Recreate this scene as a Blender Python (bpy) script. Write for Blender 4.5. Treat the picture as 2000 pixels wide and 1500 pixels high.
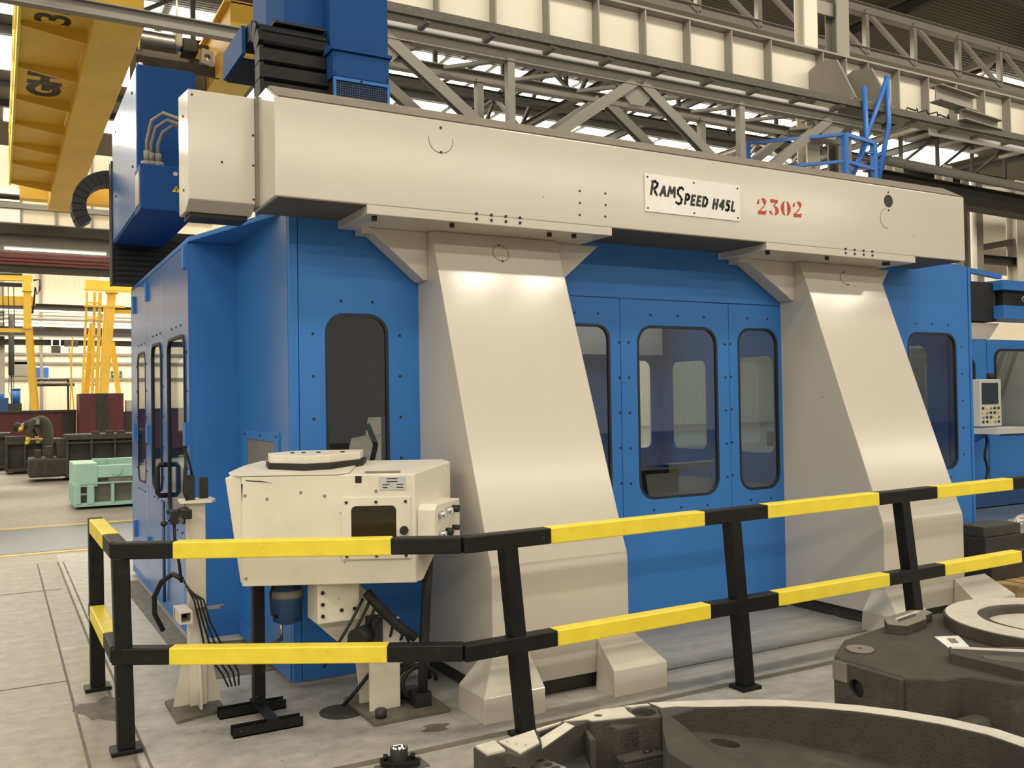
import bpy, bmesh, math, random
from mathutils import Vector, Matrix
for o in list(bpy.data.objects): bpy.data.objects.remove(o)
SC = bpy.context.scene
COL = SC.collection
random.seed(7)
PI = math.pi

# ------------------------------------------------------------------ camera
YAW, PITCH, ROLL, FPX = 0.5096, 0.018, -0.0157, 1799.65
def make_camera():
    F = Vector((math.sin(YAW)*math.cos(PITCH), math.cos(YAW)*math.cos(PITCH), math.sin(PITCH)))
    r = Vector((math.cos(YAW), -math.sin(YAW), 0)); u = r.cross(F)
    c, s = math.cos(ROLL), math.sin(ROLL)
    R_, U_ = c*r + s*u, -s*r + c*u
    cd = bpy.data.cameras.new('camera'); co = bpy.data.objects.new('camera', cd); COL.objects.link(co)
    cd.sensor_fit = 'HORIZONTAL'; cd.sensor_width = 36.0; cd.lens = FPX/2000*36
    cd.clip_start = 0.05; cd.clip_end = 300
    m = Matrix(((R_.x, U_.x, -F.x, 0), (R_.y, U_.y, -F.y, 0), (R_.z, U_.z, -F.z, 1.65), (0, 0, 0, 1)))
    co.matrix_world = m
    SC.camera = co
make_camera()

# ------------------------------------------------------------------ world and lights
vs = SC.view_settings
vs.view_transform = 'Standard'; vs.look = 'None'; vs.gamma = 1.0; vs.use_curve_mapping = False
vs.exposure = 0.08
W = bpy.data.worlds.new('world'); SC.world = W; W.use_nodes = True
bg = W.node_tree.nodes['Background']
bg.inputs[0].default_value = (1.0, 0.91, 0.76, 1); bg.inputs[1].default_value = 0.40

def area_light(name, loc, size_x, size_y, watts, col=(1, 0.90, 0.72), rot=(0, 0, 0), shape='RECTANGLE'):
    l = bpy.data.lights.new(name, 'AREA'); l.shape = shape; l.size = size_x
    if shape in ('RECTANGLE', 'ELLIPSE'): l.size_y = size_y
    l.energy = watts; l.color = col
    o = bpy.data.objects.new(name, l); COL.objects.link(o); o.location = loc; o.rotation_euler = rot
    return o
# long rooflight strips of the bays behind the photographer (they run along the hall); last two: added fill
area_light('rooflight_or_fill_strip', (-2, -6.0, 8.6), 64, 0.4, 1280, rot=(math.radians(38), 0, 0))
area_light('rooflight_or_fill_strip', (-2, -16.0, 9.0), 64, 0.4, 1820, rot=(math.radians(50), 0, 0))
area_light('rooflight_or_fill_strip', (-4, 1.6, 11.9), 60, 1.4, 1000, rot=(math.radians(8), 0, 0))  # added fill strip over the near bay, brightens floor and tops
area_light('rooflight_or_fill_strip', (-11, 9, 11.9), 1.6, 50, 1900, rot=(0, math.radians(-40), 0))  # added fill strip on the left, brightens the left-facing sides
# pairs of high-bay lamps of the bay the photograph was taken in
for lx in (-21.3, -14.4, -7.5, -6.4, -0.6, 0.5, 6.3, 7.4, 13.2, 14.3, 20.5):
    area_light('high_bay_lamp', (lx, 0.3, 8.0), 0.65, 0.65, 70, shape='DISK').data.spread = math.radians(140)
area_light('rooflight_or_fill_strip', (14, 7.2, 11.2), 40, 1.0, 1500, rot=(math.radians(48), 0, 0))  # added fill strip aimed at the crane girder and hall beyond
# rooflights of the bay beyond
area_light('rooflight_or_fill_strip', (12, 17.5, 11.2), 44, 1.2, 2600)
area_light('rooflight_or_fill_strip', (8, 34.0, 11.2), 40, 1.6, 3800)
area_light('wall_lamp_row', (2.5, 41.5, 8.6), 14, 0.5, 1300, rot=(math.radians(-25), 0, 0))

# ------------------------------------------------------------------ materials
def nodes_of(m):
    m.use_nodes = True
    return m.node_tree.nodes, m.node_tree.links
def pbr(name, col, rough=0.5, metal=0.0, var=0.06, vscale=3.0, bump=0.0, bscale=40.0, spec=0.5, coat=0.0, dirt=None, dscale=2.0, damt=0.5, rvar=0.0):
    m = bpy.data.materials.new(name); N, L = nodes_of(m)
    b = N['Principled BSDF']
    b.inputs['Roughness'].default_value = rough; b.inputs['Metallic'].default_value = metal
    b.inputs['Specular IOR Level'].default_value = spec
    if coat: b.inputs['Coat Weight'].default_value = coat; b.inputs['Coat Roughness'].default_value = 0.15
    tc = N.new('ShaderNodeTexCoord'); geo = N.new('ShaderNodeNewGeometry')
    nz = N.new('ShaderNodeTexNoise'); nz.inputs['Scale'].default_value = vscale; nz.inputs['Detail'].default_value = 5
    L.new(geo.outputs['Position'], nz.inputs['Vector'])
    rp = N.new('ShaderNodeValToRGB')
    c0 = [max(0, x*(1-var)) for x in col]; c1 = [min(1, x*(1+var)) for x in col]
    rp.color_ramp.elements[0].position = 0.3; rp.color_ramp.elements[1].position = 0.7
    rp.color_ramp.elements[0].color = (*c0, 1); rp.color_ramp.elements[1].color = (*c1, 1)
    L.new(nz.outputs['Fac'], rp.inputs['Fac'])
    out = rp.outputs['Color']
    if dirt:
        n2 = N.new('ShaderNodeTexNoise'); n2.inputs['Scale'].default_value = dscale; n2.inputs['Detail'].default_value = 8; n2.inputs['Roughness'].default_value = 0.7
        L.new(geo.outputs['Position'], n2.inputs['Vector'])
        r2 = N.new('ShaderNodeValToRGB'); r2.color_ramp.elements[0].position = 0.55; r2.color_ramp.elements[1].position = 0.78
        r2.color_ramp.elements[0].color = (0, 0, 0, 1); r2.color_ramp.elements[1].color = (damt, damt, damt, 1)
        L.new(n2.outputs['Fac'], r2.inputs['Fac'])
        mx = N.new('ShaderNodeMix'); mx.data_type = 'RGBA'
        L.new(r2.outputs['Color'], mx.inputs['Factor']); L.new(out, mx.inputs['A']); mx.inputs['B'].default_value = (*dirt, 1)
        out = mx.outputs['Result']
    L.new(out, b.inputs['Base Color'])
    if rvar:
        mr = N.new('ShaderNodeMapRange'); mr.inputs['To Min'].default_value = max(0.02, rough-rvar); mr.inputs['To Max'].default_value = rough+rvar
        L.new(nz.outputs['Fac'], mr.inputs['Value']); L.new(mr.outputs['Result'], b.inputs['Roughness'])
    if bump:
        n3 = N.new('ShaderNodeTexNoise'); n3.inputs['Scale'].default_value = bscale; n3.inputs['Detail'].default_value = 4
        L.new(geo.outputs['Position'], n3.inputs['Vector'])
        bp = N.new('ShaderNodeBump'); bp.inputs['Strength'].default_value = bump; bp.inputs['Distance'].default_value = 0.01
        L.new(n3.outputs['Fac'], bp.inputs['Height']); L.new(bp.outputs['Normal'], b.inputs['Normal'])
    return m
def emit(name, col, s):
    m = bpy.data.materials.new(name); N, L = nodes_of(m); b = N['Principled BSDF']
    b.inputs['Base Color'].default_value = (*col, 1); b.inputs['Emission Color'].default_value = (*col, 1); b.inputs['Emission Strength'].default_value = s
    return m
def glass(name, tint, gl=0.10, rough=0.02):
    m = bpy.data.materials.new(name); N, L = nodes_of(m); N.remove(N['Principled BSDF'])
    t = N.new('ShaderNodeBsdfTransparent'); t.inputs[0].default_value = (*tint, 1)
    g = N.new('ShaderNodeBsdfGlossy'); g.inputs['Roughness'].default_value = rough; g.inputs['Color'].default_value = (.95, .95, .95, 1)
    fr = N.new('ShaderNodeLayerWeight'); fr.inputs['Blend'].default_value = .5
    pw = N.new('ShaderNodeMath'); pw.operation = 'POWER'; pw.inputs[1].default_value = 4.0; L.new(fr.outputs['Facing'], pw.inputs[0])
    ad = N.new('ShaderNodeMath'); ad.operation = 'MULTIPLY_ADD'; ad.inputs[1].default_value = .55; ad.inputs[2].default_value = gl; ad.use_clamp = True
    L.new(pw.outputs[0], ad.inputs[0])
    mx = N.new('ShaderNodeMixShader'); L.new(ad.outputs[0], mx.inputs[0]); L.new(t.outputs[0], mx.inputs[1]); L.new(g.outputs[0], mx.inputs[2])
    L.new(mx.outputs[0], N['Material Output'].inputs['Surface'])
    return m
def corrugated(name, col, scale, rough=0.5, axis='X', depth=0.5):
    m = pbr(name, col, rough, var=0.10, vscale=0.35); N, L = nodes_of(m); b = N['Principled BSDF']
    geo = N.new('ShaderNodeNewGeometry'); w = N.new('ShaderNodeTexWave'); w.wave_type = 'BANDS'; w.bands_direction = axis
    w.inputs['Scale'].default_value = scale; w.inputs['Distortion'].default_value = 0
    L.new(geo.outputs['Position'], w.inputs['Vector'])
    bp = N.new('ShaderNodeBump'); bp.inputs['Strength'].default_value = depth; bp.inputs['Distance'].default_value = 0.05
    L.new(w.outputs['Fac'], bp.inputs['Height']); L.new(bp.outputs['Normal'], b.inputs['Normal'])
    return m
def floor_mat(name='concrete', c0=(.225, .20, .165, 1), c1=(.325, .292, .245, 1)):
    m = bpy.data.materials.new(name); N, L = nodes_of(m); b = N['Principled BSDF']
    geo = N.new('ShaderNodeNewGeometry')
    def noise(sc, det, ro=0.6):
        n = N.new('ShaderNodeTexNoise'); n.inputs['Scale'].default_value = sc; n.inputs['Detail'].default_value = det; n.inputs['Roughness'].default_value = ro
        L.new(geo.outputs['Position'], n.inputs['Vector']); return n
    a = noise(0.5, 8); r1 = N.new('ShaderNodeValToRGB'); r1.color_ramp.elements[0].position = .3; r1.color_ramp.elements[1].position = .7
    r1.color_ramp.elements[0].color = c0; r1.color_ramp.elements[1].color = c1; L.new(a.outputs['Fac'], r1.inputs['Fac'])
    # dark scuffs and stains
    c = noise(2.6, 10, .72); r2 = N.new('ShaderNodeValToRGB'); r2.color_ramp.elements[0].position = .62; r2.color_ramp.elements[1].position = .80
    r2.color_ramp.elements[0].color = (0, 0, 0, 1); r2.color_ramp.elements[1].color = (.75, .75, .75, 1); L.new(c.outputs['Fac'], r2.inputs['Fac'])
    mx = N.new('ShaderNodeMix'); mx.data_type = 'RGBA'; L.new(r2.outputs['Color'], mx.inputs['Factor']); L.new(r1.outputs['Color'], mx.inputs['A']); mx.inputs['B'].default_value = (.13, .12, .105, 1)
    # light trowel streaks
    mp = N.new('ShaderNodeMapping'); mp.inputs['Scale'].default_value = (1.2, 9, 1); L.new(geo.outputs['Position'], mp.inputs['Vector'])
    d = N.new('ShaderNodeTexNoise'); d.inputs['Scale'].default_value = 1.3; d.inputs['Detail'].default_value = 6; L.new(mp.outputs[0], d.inputs['Vector'])
    r3 = N.new('ShaderNodeValToRGB'); r3.color_ramp.elements[0].position = .55; r3.color_ramp.elements[1].position = .8
    r3.color_ramp.elements[0].color = (0, 0, 0, 1); r3.color_ramp.elements[1].color = (.25, .25, .25, 1); L.new(d.outputs['Fac'], r3.inputs['Fac'])
    m2 = N.new('ShaderNodeMix'); m2.data_type = 'RGBA'; L.new(r3.outputs['Color'], m2.inputs['Factor']); L.new(mx.outputs['Result'], m2.inputs['A']); m2.inputs['B'].default_value = (.56, .54, .49, 1)
    g2 = noise(9, 8, .7); r5 = N.new('ShaderNodeValToRGB'); r5.color_ramp.elements[0].position = .35; r5.color_ramp.elements[1].position = .68
    r5.color_ramp.elements[0].color = (.72, .72, .72, 1); r5.color_ramp.elements[1].color = (1.12, 1.12, 1.12, 1); L.new(g2.outputs['Fac'], r5.inputs['Fac'])
    mm_ = N.new('ShaderNodeMix'); mm_.data_type = 'RGBA'; mm_.blend_type = 'MULTIPLY'; mm_.inputs['Factor'].default_value = 1; L.new(m2.outputs['Result'], mm_.inputs['A']); L.new(r5.outputs['Color'], mm_.inputs['B']); m2 = mm_
    # specks of swarf
    v = N.new('ShaderNodeTexVoronoi'); v.inputs['Scale'].default_value = 5.5; L.new(geo.outputs['Position'], v.inputs['Vector'])
    r4 = N.new('ShaderNodeValToRGB'); r4.color_ramp.elements[0].position = .03; r4.color_ramp.elements[1].position = .05
    r4.color_ramp.elements[0].color = (.7, .7, .7, 1); r4.color_ramp.elements[1].color = (0, 0, 0, 1); L.new(v.outputs['Distance'], r4.inputs['Fac'])
    m3 = N.new('ShaderNodeMix'); m3.data_type = 'RGBA'; L.new(r4.outputs['Color'], m3.inputs['Factor']); L.new(m2.outputs['Result'], m3.inputs['A']); m3.inputs['B'].default_value = (.08, .075, .07, 1)
    L.new(m3.outputs['Result'], b.inputs['Base Color'])
    mr = N.new('ShaderNodeMapRange'); mr.inputs['To Min'].default_value = .32; mr.inputs['To Max'].default_value = .6; L.new(a.outputs['Fac'], mr.inputs['Value']); L.new(mr.outputs['Result'], b.inputs['Roughness'])
    e = noise(25, 6); bp = N.new('ShaderNodeBump'); bp.inputs['Strength'].default_value = .12; bp.inputs['Distance'].default_value = .01; L.new(e.outputs['Fac'], bp.inputs['Height']); L.new(bp.outputs['Normal'], b.inputs['Normal'])
    return m
M = {
 'white': pbr('cream_machine_paint', (.56, .525, .465), .48, var=.025, vscale=1.2, bump=.02, bscale=2.5, coat=.85, dirt=(.38, .34, .28), dscale=9, damt=.10),
 'blue': pbr('blue_machine_paint', (.042, .185, .54), .42, var=.04, vscale=1.0, bump=.03, bscale=2.2, spec=.22, coat=.03),
 'blueshade': pbr('shaded_blue_paint', (.013, .072, .25), .55, var=.04, vscale=1.0, spec=.15),  # machine blue darkened: shade on the upper parts put into the colour
 'bluegloss': pbr('glossy_blue_sheet', (.035, .165, .48), .24, var=.04, vscale=1.0, bump=.08, bscale=1.6, coat=.12),
 'bluedark': pbr('dark_blue_paint', (.02, .07, .2), .4, var=.05),
 'blueladder': pbr('bright_blue_steel_paint', (.03, .16, .55), .4),
 'beige': pbr('worn_beige_paint', (.72, .675, .585), .42, var=.05, vscale=5, bump=.05, bscale=8, dirt=(.25, .2, .14), dscale=7, damt=.22),
 'black': pbr('black_paint', (.007, .007, .007), .5, var=.25, vscale=14, dirt=(.10, .09, .08), dscale=12, damt=.2, spec=.3),
 'rubber': pbr('black_rubber', (.012, .012, .013), .6),
 'gasket': pbr('navy_window_gasket', (.008, .014, .03), .5),
 'yellow': pbr('yellow_safety_paint', (.84, .68, .05), .42, var=.06, vscale=9, dirt=(.42, .28, .04), dscale=11, damt=.4),
 'craneyellow': pbr('yellow_crane_paint', (.80, .52, .06), .45, var=.07, vscale=1.2, dirt=(.35, .2, .03), dscale=3, damt=.3),
 'steel': pbr('bare_steel', (.42, .41, .39), .34, 1.0, var=.10, vscale=12),
 'machined': pbr('machined_bright_steel', (.74, .70, .62), .38, .35, var=.08, vscale=18, bump=.05, bscale=120),
 'cast': pbr('raw_grey_cast_iron', (.053, .048, .042), .72, .15, var=.16, vscale=9, bump=.35, bscale=90, dirt=(.16, .145, .12), dscale=5, damt=.5),
 'castdark': pbr('dark_cast_iron', (.04, .038, .034), .75, .1, var=.2, vscale=9, bump=.3, bscale=90),
 'darksteel': pbr('dark_oily_steel', (.055, .05, .045), .5, .5, var=.2, vscale=10),
 'galv': pbr('grey_structural_paint', (.24, .225, .195), .5, var=.06, vscale=2),
 'cream_struct': pbr('cream_structural_paint', (.66, .62, .53), .5, var=.04, vscale=1),
 'darkstruct': pbr('dark_roof_steel', (.032, .029, .023), .6, var=.1),
 'maroon': pbr('maroon_paint', (.10, .017, .021), .5, var=.08),
 'mint': pbr('mint_green_primer', (.42, .68, .58), .5, var=.07, vscale=4),
 'grate': pbr('dark_grating', (.10, .095, .08), .7, var=.2, vscale=30),
 'signwhite': pbr('white_sign_plate', (.80, .80, .78), .3),
 'ink': pbr('black_lettering', (.01, .01, .01), .4),
 'red': pbr('red_stencil_paint', (.50, .055, .03), .5, var=.1, vscale=40),
 'plate': pbr('engraved_aluminium_plate', (.55, .58, .60), .35, .3, var=.06, vscale=30),
 'wood': pbr('pallet_wood', (.42, .28, .12), .7, var=.2, vscale=18),
 'cloth': pbr('dark_work_clothes', (.045, .047, .035), .85, var=.2, vscale=20),
 'skin': pbr('skin', (.45, .25, .16), .5),
 'hivis': pbr('yellow_gloves', (.85, .6, .05), .6),
 'floorblue': pbr('blue_floor_paint', (.085, .11, .15), .4, var=.12, vscale=1.5, dirt=(.2, .2, .2), dscale=3, damt=.5),
 'floorline': pbr('yellow_floor_line', (.58, .40, .07), .5, var=.12, vscale=6),
 'joint': pbr('dark_floor_joint', (.15, .135, .11), .8, var=.3, vscale=8),
 'trench': pbr('dirty_floor_edge', (.13, .12, .10), .7, var=.3, vscale=12, bump=.3, bscale=40),
 'bed': pbr('pale_ground_steel', (.38, .37, .35), .45, .1, var=.08, vscale=3, dirt=(.2, .19, .17), dscale=6, damt=.4),
 'foil': pbr('clear_plastic_wrap', (.55, .52, .46), .15, .55, var=.25, vscale=14, bump=.9, bscale=16),
 'greybox': pbr('pale_grey_plastic', (.55, .55, .52), .4),
 'panelgrey': pbr('weathered_metal_panel', (.22, .20, .17), .5, .2, var=.15, vscale=6),
 'darktan': pbr('dark_tan_paint', (.21, .185, .15), .7, var=.1, vscale=6, dirt=(.36, .33, .27), dscale=12, damt=.5),
 'sky': emit('rooflight_glazing', (1.0, .95, .82), 7.0),
 'tube': emit('fluorescent_tube', (1.0, .95, .84), 5.0),
 'darkglass': pbr('dark_brown_window', (.022, .018, .012), .15),
 'screen': pbr('dark_screen', (.03, .045, .07), .12),
 'chrome': pbr('chrome', (.75, .77, .8), .12, 1.0),
 'warn': pbr('yellow_warning_label', (.8, .5, .03), .5),
 'exit': pbr('green_sign', (.01, .10, .09), .4),
 'redbar': pbr('dark_red_conductor_bar', (.16, .03, .025), .5),
 'pane': glass('tinted_window_pane', (.66, .72, .77), .10),
 'panedark': glass('smoked_window_pane', (.50, .53, .56), .09),
 'wall': corrugated('cream_corrugated_cladding', (.78, .70, .54), 1.6, .5, 'X', .35),
 'roof': corrugated('dark_corrugated_roof', (.07, .063, .047), 2.2, .6, 'Y', .6),
 'concrete': floor_mat(), 'slab': floor_mat('pale_smooth_concrete', (.34, .325, .305, 1), (.45, .435, .41, 1)),
 'underside': pbr('beam_shade_brown', (.10, .085, .065), .6, .1, var=.15, vscale=5),  # dark brown that carries the shade under the beam
}

def add_specks(m, scale, size, col):
    # small chips and spots scattered over a painted surface
    N, L = nodes_of(m); b = N['Principled BSDF']; old = b.inputs['Base Color'].links[0].from_socket
    geo = N.new('ShaderNodeNewGeometry'); v = N.new('ShaderNodeTexVoronoi'); v.inputs['Scale'].default_value = scale; L.new(geo.outputs['Position'], v.inputs['Vector'])
    r = N.new('ShaderNodeValToRGB'); r.color_ramp.elements[0].position = size; r.color_ramp.elements[1].position = size*1.4
    r.color_ramp.elements[0].color = (.85, .85, .85, 1); r.color_ramp.elements[1].color = (0, 0, 0, 1); L.new(v.outputs['Distance'], r.inputs['Fac'])
    mx = N.new('ShaderNodeMix'); mx.data_type = 'RGBA'; L.new(r.outputs['Color'], mx.inputs['Factor']); L.new(old, mx.inputs['A']); mx.inputs['B'].default_value = (*col, 1); L.new(mx.outputs['Result'], b.inputs['Base Color'])
add_specks(M['white'], 4.5, .022, (.12, .1, .08)); add_specks(M['beige'], 7, .04, (.12, .09, .06)); add_specks(M['yellow'], 8, .035, (.25, .17, .04)); add_specks(M['black'], 16, .05, (.12, .11, .1))

# ------------------------------------------------------------------ mesh helpers
WLOC = {}
AX = {'XY': lambda u, v, w: (u, v, w), 'XZ': lambda u, v, w: (u, w, v), 'YZ': lambda u, v, w: (w, u, v)}
class MB:
    def __init__(s): s.v = []; s.f = []; s.sm = []
    def add(s, vs_, fs, smooth=False, fn=None):
        n = len(s.v); s.v += [tuple(fn(*p)) if fn else tuple(p) for p in vs_]
        s.f += [tuple(i+n for i in f) for f in fs]; s.sm += [smooth]*len(fs); return s
    def box(s, x0, x1, y0, y1, z0, z1, fn=None):
        vs_ = [(x0,y0,z0),(x1,y0,z0),(x1,y1,z0),(x0,y1,z0),(x0,y0,z1),(x1,y0,z1),(x1,y1,z1),(x0,y1,z1)]
        return s.add(vs_, [(0,3,2,1),(4,5,6,7),(0,1,5,4),(1,2,6,5),(2,3,7,6),(3,0,4,7)], fn=fn)
    def prism(s, pts, w0, w1, ax='XY', holes=(), fn=None):
        mp = AX[ax]; g = (lambda u, v, w: fn(*mp(u, v, w))) if fn else mp
        if not holes:
            n = len(pts); vs_ = [g(u, v, w0) for u, v in pts] + [g(u, v, w1) for u, v in pts]
            fs = [tuple(range(n))[::-1], tuple(range(n, 2*n))] + [(i, (i+1) % n, n+(i+1) % n, n+i) for i in range(n)]
            return s.add(vs_, fs)
        bm = bmesh.new(); es = []
        for loop in [pts]+list(holes):
            vv = [bm.verts.new((u, v, 0)) for u, v in loop]
            es += [bm.edges.new((vv[i], vv[(i+1) % len(vv)])) for i in range(len(vv))]
        bmesh.ops.triangle_fill(bm, use_beauty=True, use_dissolve=False, edges=es)
        bm.verts.index_update(); bm.faces.ensure_lookup_table()
        base = [tuple(v.co) for v in bm.verts]; fs = [tuple(v.index for v in f.verts) for f in bm.faces]; n = len(base)
        allv = [g(a, b, w0) for a, b, _ in base]+[g(a, b, w1) for a, b, _ in base]
        ff = [f[::-1] for f in fs]+[tuple(i+n for i in f) for f in fs]
        off = 0
        for loop in [pts]+list(holes):
            k = len(loop); ff += [(off+i, off+(i+1) % k, n+off+(i+1) % k, n+off+i) for i in range(k)]; off += k
        bm.free(); return s.add(allv, ff)
    def bar(s, a, b, w, h=None, up=(0, 0, 1)):
        h = h or w; a = Vector(a); b = Vector(b); d = (b-a).normalized(); up = Vector(up)
        if abs(d.dot(up)) > .98: up = Vector((0, 1, 0))
        x = d.cross(up).normalized(); y = x.cross(d)
        vs_ = [tuple(p+x*sx*w/2+y*sy*h/2) for p in (a, b) for sx, sy in ((-1,-1),(1,-1),(1,1),(-1,1))]
        return s.add(vs_, [(3,2,1,0),(4,5,6,7),(0,1,5,4),(1,2,6,5),(2,3,7,6),(3,0,4,7)])
    def ibar(s, a, b, w, h, t=.015, up=(0, 0, 1)):
        a = Vector(a); b = Vector(b); d = (b-a).normalized(); u = Vector(up)
        if abs(d.dot(u)) > .98: u = Vector((0, 1, 0))
        x = d.cross(u).normalized(); y = x.cross(d)
        pr = [(-w/2,-h/2),(w/2,-h/2),(w/2,-h/2+t),(t/2,-h/2+t),(t/2,h/2-t),(w/2,h/2-t),(w/2,h/2),(-w/2,h/2),(-w/2,h/2-t),(-t/2,h/2-t),(-t/2,-h/2+t),(-w/2,-h/2+t)]
        n = len(pr); vs_ = [tuple(p+x*q[0]+y*q[1]) for p in (a, b) for q in pr]
        return s.add(vs_, [tuple(range(n))[::-1], tuple(range(n, 2*n))]+[(i, (i+1) % n, n+(i+1) % n, n+i) for i in range(n)])
    def tube(s, path, r, n=8, caps=True, smooth=True):
        P = [Vector(p) for p in path]; rs = r if isinstance(r, (list, tuple)) else [r]*len(P)
        t0 = (P[1]-P[0]).normalized(); ref = Vector((0, 0, 1)) if abs(t0.z) < .9 else Vector((1, 0, 0))
        nx = t0.cross(ref).normalized(); vs_ = []
        for i, p in enumerate(P):
            t = (P[min(i+1, len(P)-1)]-P[max(i-1, 0)]).normalized()
            nx = (nx-t*nx.dot(t)).normalized(); ny = t.cross(nx)
            vs_ += [tuple(p+(nx*math.cos(2*PI*k/n)+ny*math.sin(2*PI*k/n))*rs[i]) for k in range(n)]
        fs = [(i*n+k, i*n+(k+1) % n, (i+1)*n+(k+1) % n, (i+1)*n+k) for i in range(len(P)-1) for k in range(n)]
        s.add(vs_, fs, smooth)
        if caps:
            m = len(s.v)-len(vs_); s.f += [tuple(m+k for k in range(n))[::-1], tuple(m+(len(P)-1)*n+k for k in range(n))]; s.sm += [False, False]
        return s
    def cyl(s, a, b, r, n=16, r2=None): return s.tube([a, b], [r, r2 if r2 is not None else r], n)
    def build(s, name, mat, parent=None, bev=0.0, fn=None):
        vs_ = [Vector(fn(*p)) for p in s.v] if fn else [Vector(p) for p in s.v]
        lo = Vector([min(p[i] for p in vs_) for i in range(3)]); hi = Vector([max(p[i] for p in vs_) for i in range(3)])
        c = Vector(((lo.x+hi.x)/2, (lo.y+hi.y)/2, lo.z))
        me = bpy.data.meshes.new(name); me.from_pydata([tuple(p-c) for p in vs_], [], s.f)
        me.polygons.foreach_set('use_smooth', s.sm)
        bm = bmesh.new(); bm.from_mesh(me); bmesh.ops.recalc_face_normals(bm, faces=bm.faces); bm.to_mesh(me); bm.free()
        me.materials.append(M[mat] if isinstance(mat, str) else mat)
        return place(name, me, c, parent, bev)
def place(name, me, c, parent=None, bev=0.0):
    o = bpy.data.objects.new(name, me); COL.objects.link(o); c = Vector(c)
    WLOC[o.name] = c.copy()
    if parent: o.parent = parent; o.location = c-WLOC[parent.name]
    else: o.location = c
    if bev:
        b = o.modifiers.new('bevel', 'BEVEL'); b.width = bev; b.segments = 2; b.limit_method = 'ANGLE'; b.angle_limit = math.radians(40)
    return o
def thing(name, label, cat, loc=(0, 0, 0), group=None):
    o = bpy.data.objects.new(name, None); COL.objects.link(o); o.location = loc; o.empty_display_size = .1
    WLOC[o.name] = Vector(loc); return tag(o, label, cat, group)
def tag(o, label=None, cat=None, group=None, kind=None):
    if label: o['label'] = label
    if cat: o['category'] = cat; o['kind'] = kind or 'thing'
    if group: o['group'] = group
    if kind: o['kind'] = kind
    return o
def sub(o, label): o['label'] = label; return o
def copies(o, pts, parent, loc0):
    # further copies of a small part, sharing its mesh; pts are world positions matching loc0 of the first
    for p in pts:
        c = o.copy(); COL.objects.link(c); c.parent = parent; w = WLOC[o.name]+Vector(p)-Vector(loc0)
        WLOC[c.name] = w; c.location = w-WLOC[parent.name]
def rrect(x0, x1, z0, z1, r, n=6):
    P = []
    for cx, cz, a0 in ((x1-r, z0+r, -90), (x1-r, z1-r, 0), (x0+r, z1-r, 90), (x0+r, z0+r, 180)):
        for i in range(n+1):
            a = math.radians(a0+90*i/n); P.append((cx+r*math.cos(a), cz+r*math.sin(a)))
    return P
def circle(cx, cy, r, n=20, ry=None): return [(cx+r*math.cos(2*PI*i/n), cy+(ry or r)*math.sin(2*PI*i/n)) for i in range(n)]
def rect(x0, x1, y0, y1): return [(x0, y0), (x1, y0), (x1, y1), (x0, y1)]
def bolts(parent, pts, axis, r=.012, h=.008, mat='rubber', name='bolt'):
    # small bolt heads sticking out along an axis ('-Y', '-X', '+Z'), one mesh shared by all
    d = {'-Y': (0, -h, 0), '-X': (-h, 0, 0), '+Z': (0, 0, h), '+X': (h, 0, 0)}[axis]
    a = Vector(pts[0]); o = MB().cyl(a, a+Vector(d), r, 8).build(name, mat, parent)
    copies(o, pts[1:], parent, pts[0])

# ================================================================== THE SETTING
def structure(o): o['kind'] = 'structure'; return o
fl = structure(MB().box(-22, 60, -26, 50, -.30, 0).build('floor', 'concrete'))
def flat(name, mat, x0, x1, y0, y1, z=.003, pts=None):
    return MB().prism(pts or rect(x0, x1, y0, y1), 0.0005, z).build(name, mat, fl)
flat('bay_slab', 'slab', .57, 9.25, 1.2, 11.6, .001)
flat('painted_walkway', 'floorblue', -22, 60, 11.9, 14.3)
for y in (11.72, 14.32): flat('yellow_line', 'floorline', -22, 60, y, y+.13, .004)
flat('painted_bay', 'floorblue', 0, 0, 0, 0, .003, [(9.3, 6.0), (16, 6.0), (16, 11.7), (9.3, 11.7)])
for x in (.355, .548, .60): flat('expansion_joint', 'joint', x, x+.014, 3.2, 11.0, .002)
flat('expansion_joint', 'joint', -4, .50, 9.35, 9.365, .002)
flat('expansion_joint', 'joint', -4, .36, 6.2, 6.208, .002)
flat('dirty_edge_strip', 'trench', 0, 0, 0, 0, .004, [(1.03, 5.75), (1.50, 5.75), (1.50, 6.6), (1.16, 6.7), (1.16, 9.4), (.99, 9.4)])
# ground rails let into the floor in front of the machine
for y, w, mt in ((4.02, .05, 'joint'), (4.45, .014, 'joint'), (4.62, .10, 'bed'), (4.86, .09, 'bed'), (4.30, .10, 'bed')):
    flat('floor_rail', mt, 2.75 if y > 4.1 else 1.2, 9.2, y, y+w, .004)
flat('bay_floor', 'bed', 3.25, 5.4, 5.02, 5.28, .003)
flat('oil_stain', 'trench', 0, 0, 0, 0, .0016, [(.50+.13*math.cos(a)*(1+.3*math.sin(3*a)), 5.52+.2*math.sin(a)*(1+.25*math.cos(5*a))) for a in [i*PI/12 for i in range(24)]])
flat('oil_stain', 'trench', 0, 0, 0, 0, .0016, [(1.93+.07*math.cos(a)*(1+.4*math.sin(4*a)), 4.30+.06*math.sin(a)) for a in [i*PI/10 for i in range(20)]])
flat('drain_cover', 'castdark', 0, 0, 0, 0, .006, circle(1.60, 4.78, .12, 20))

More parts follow.
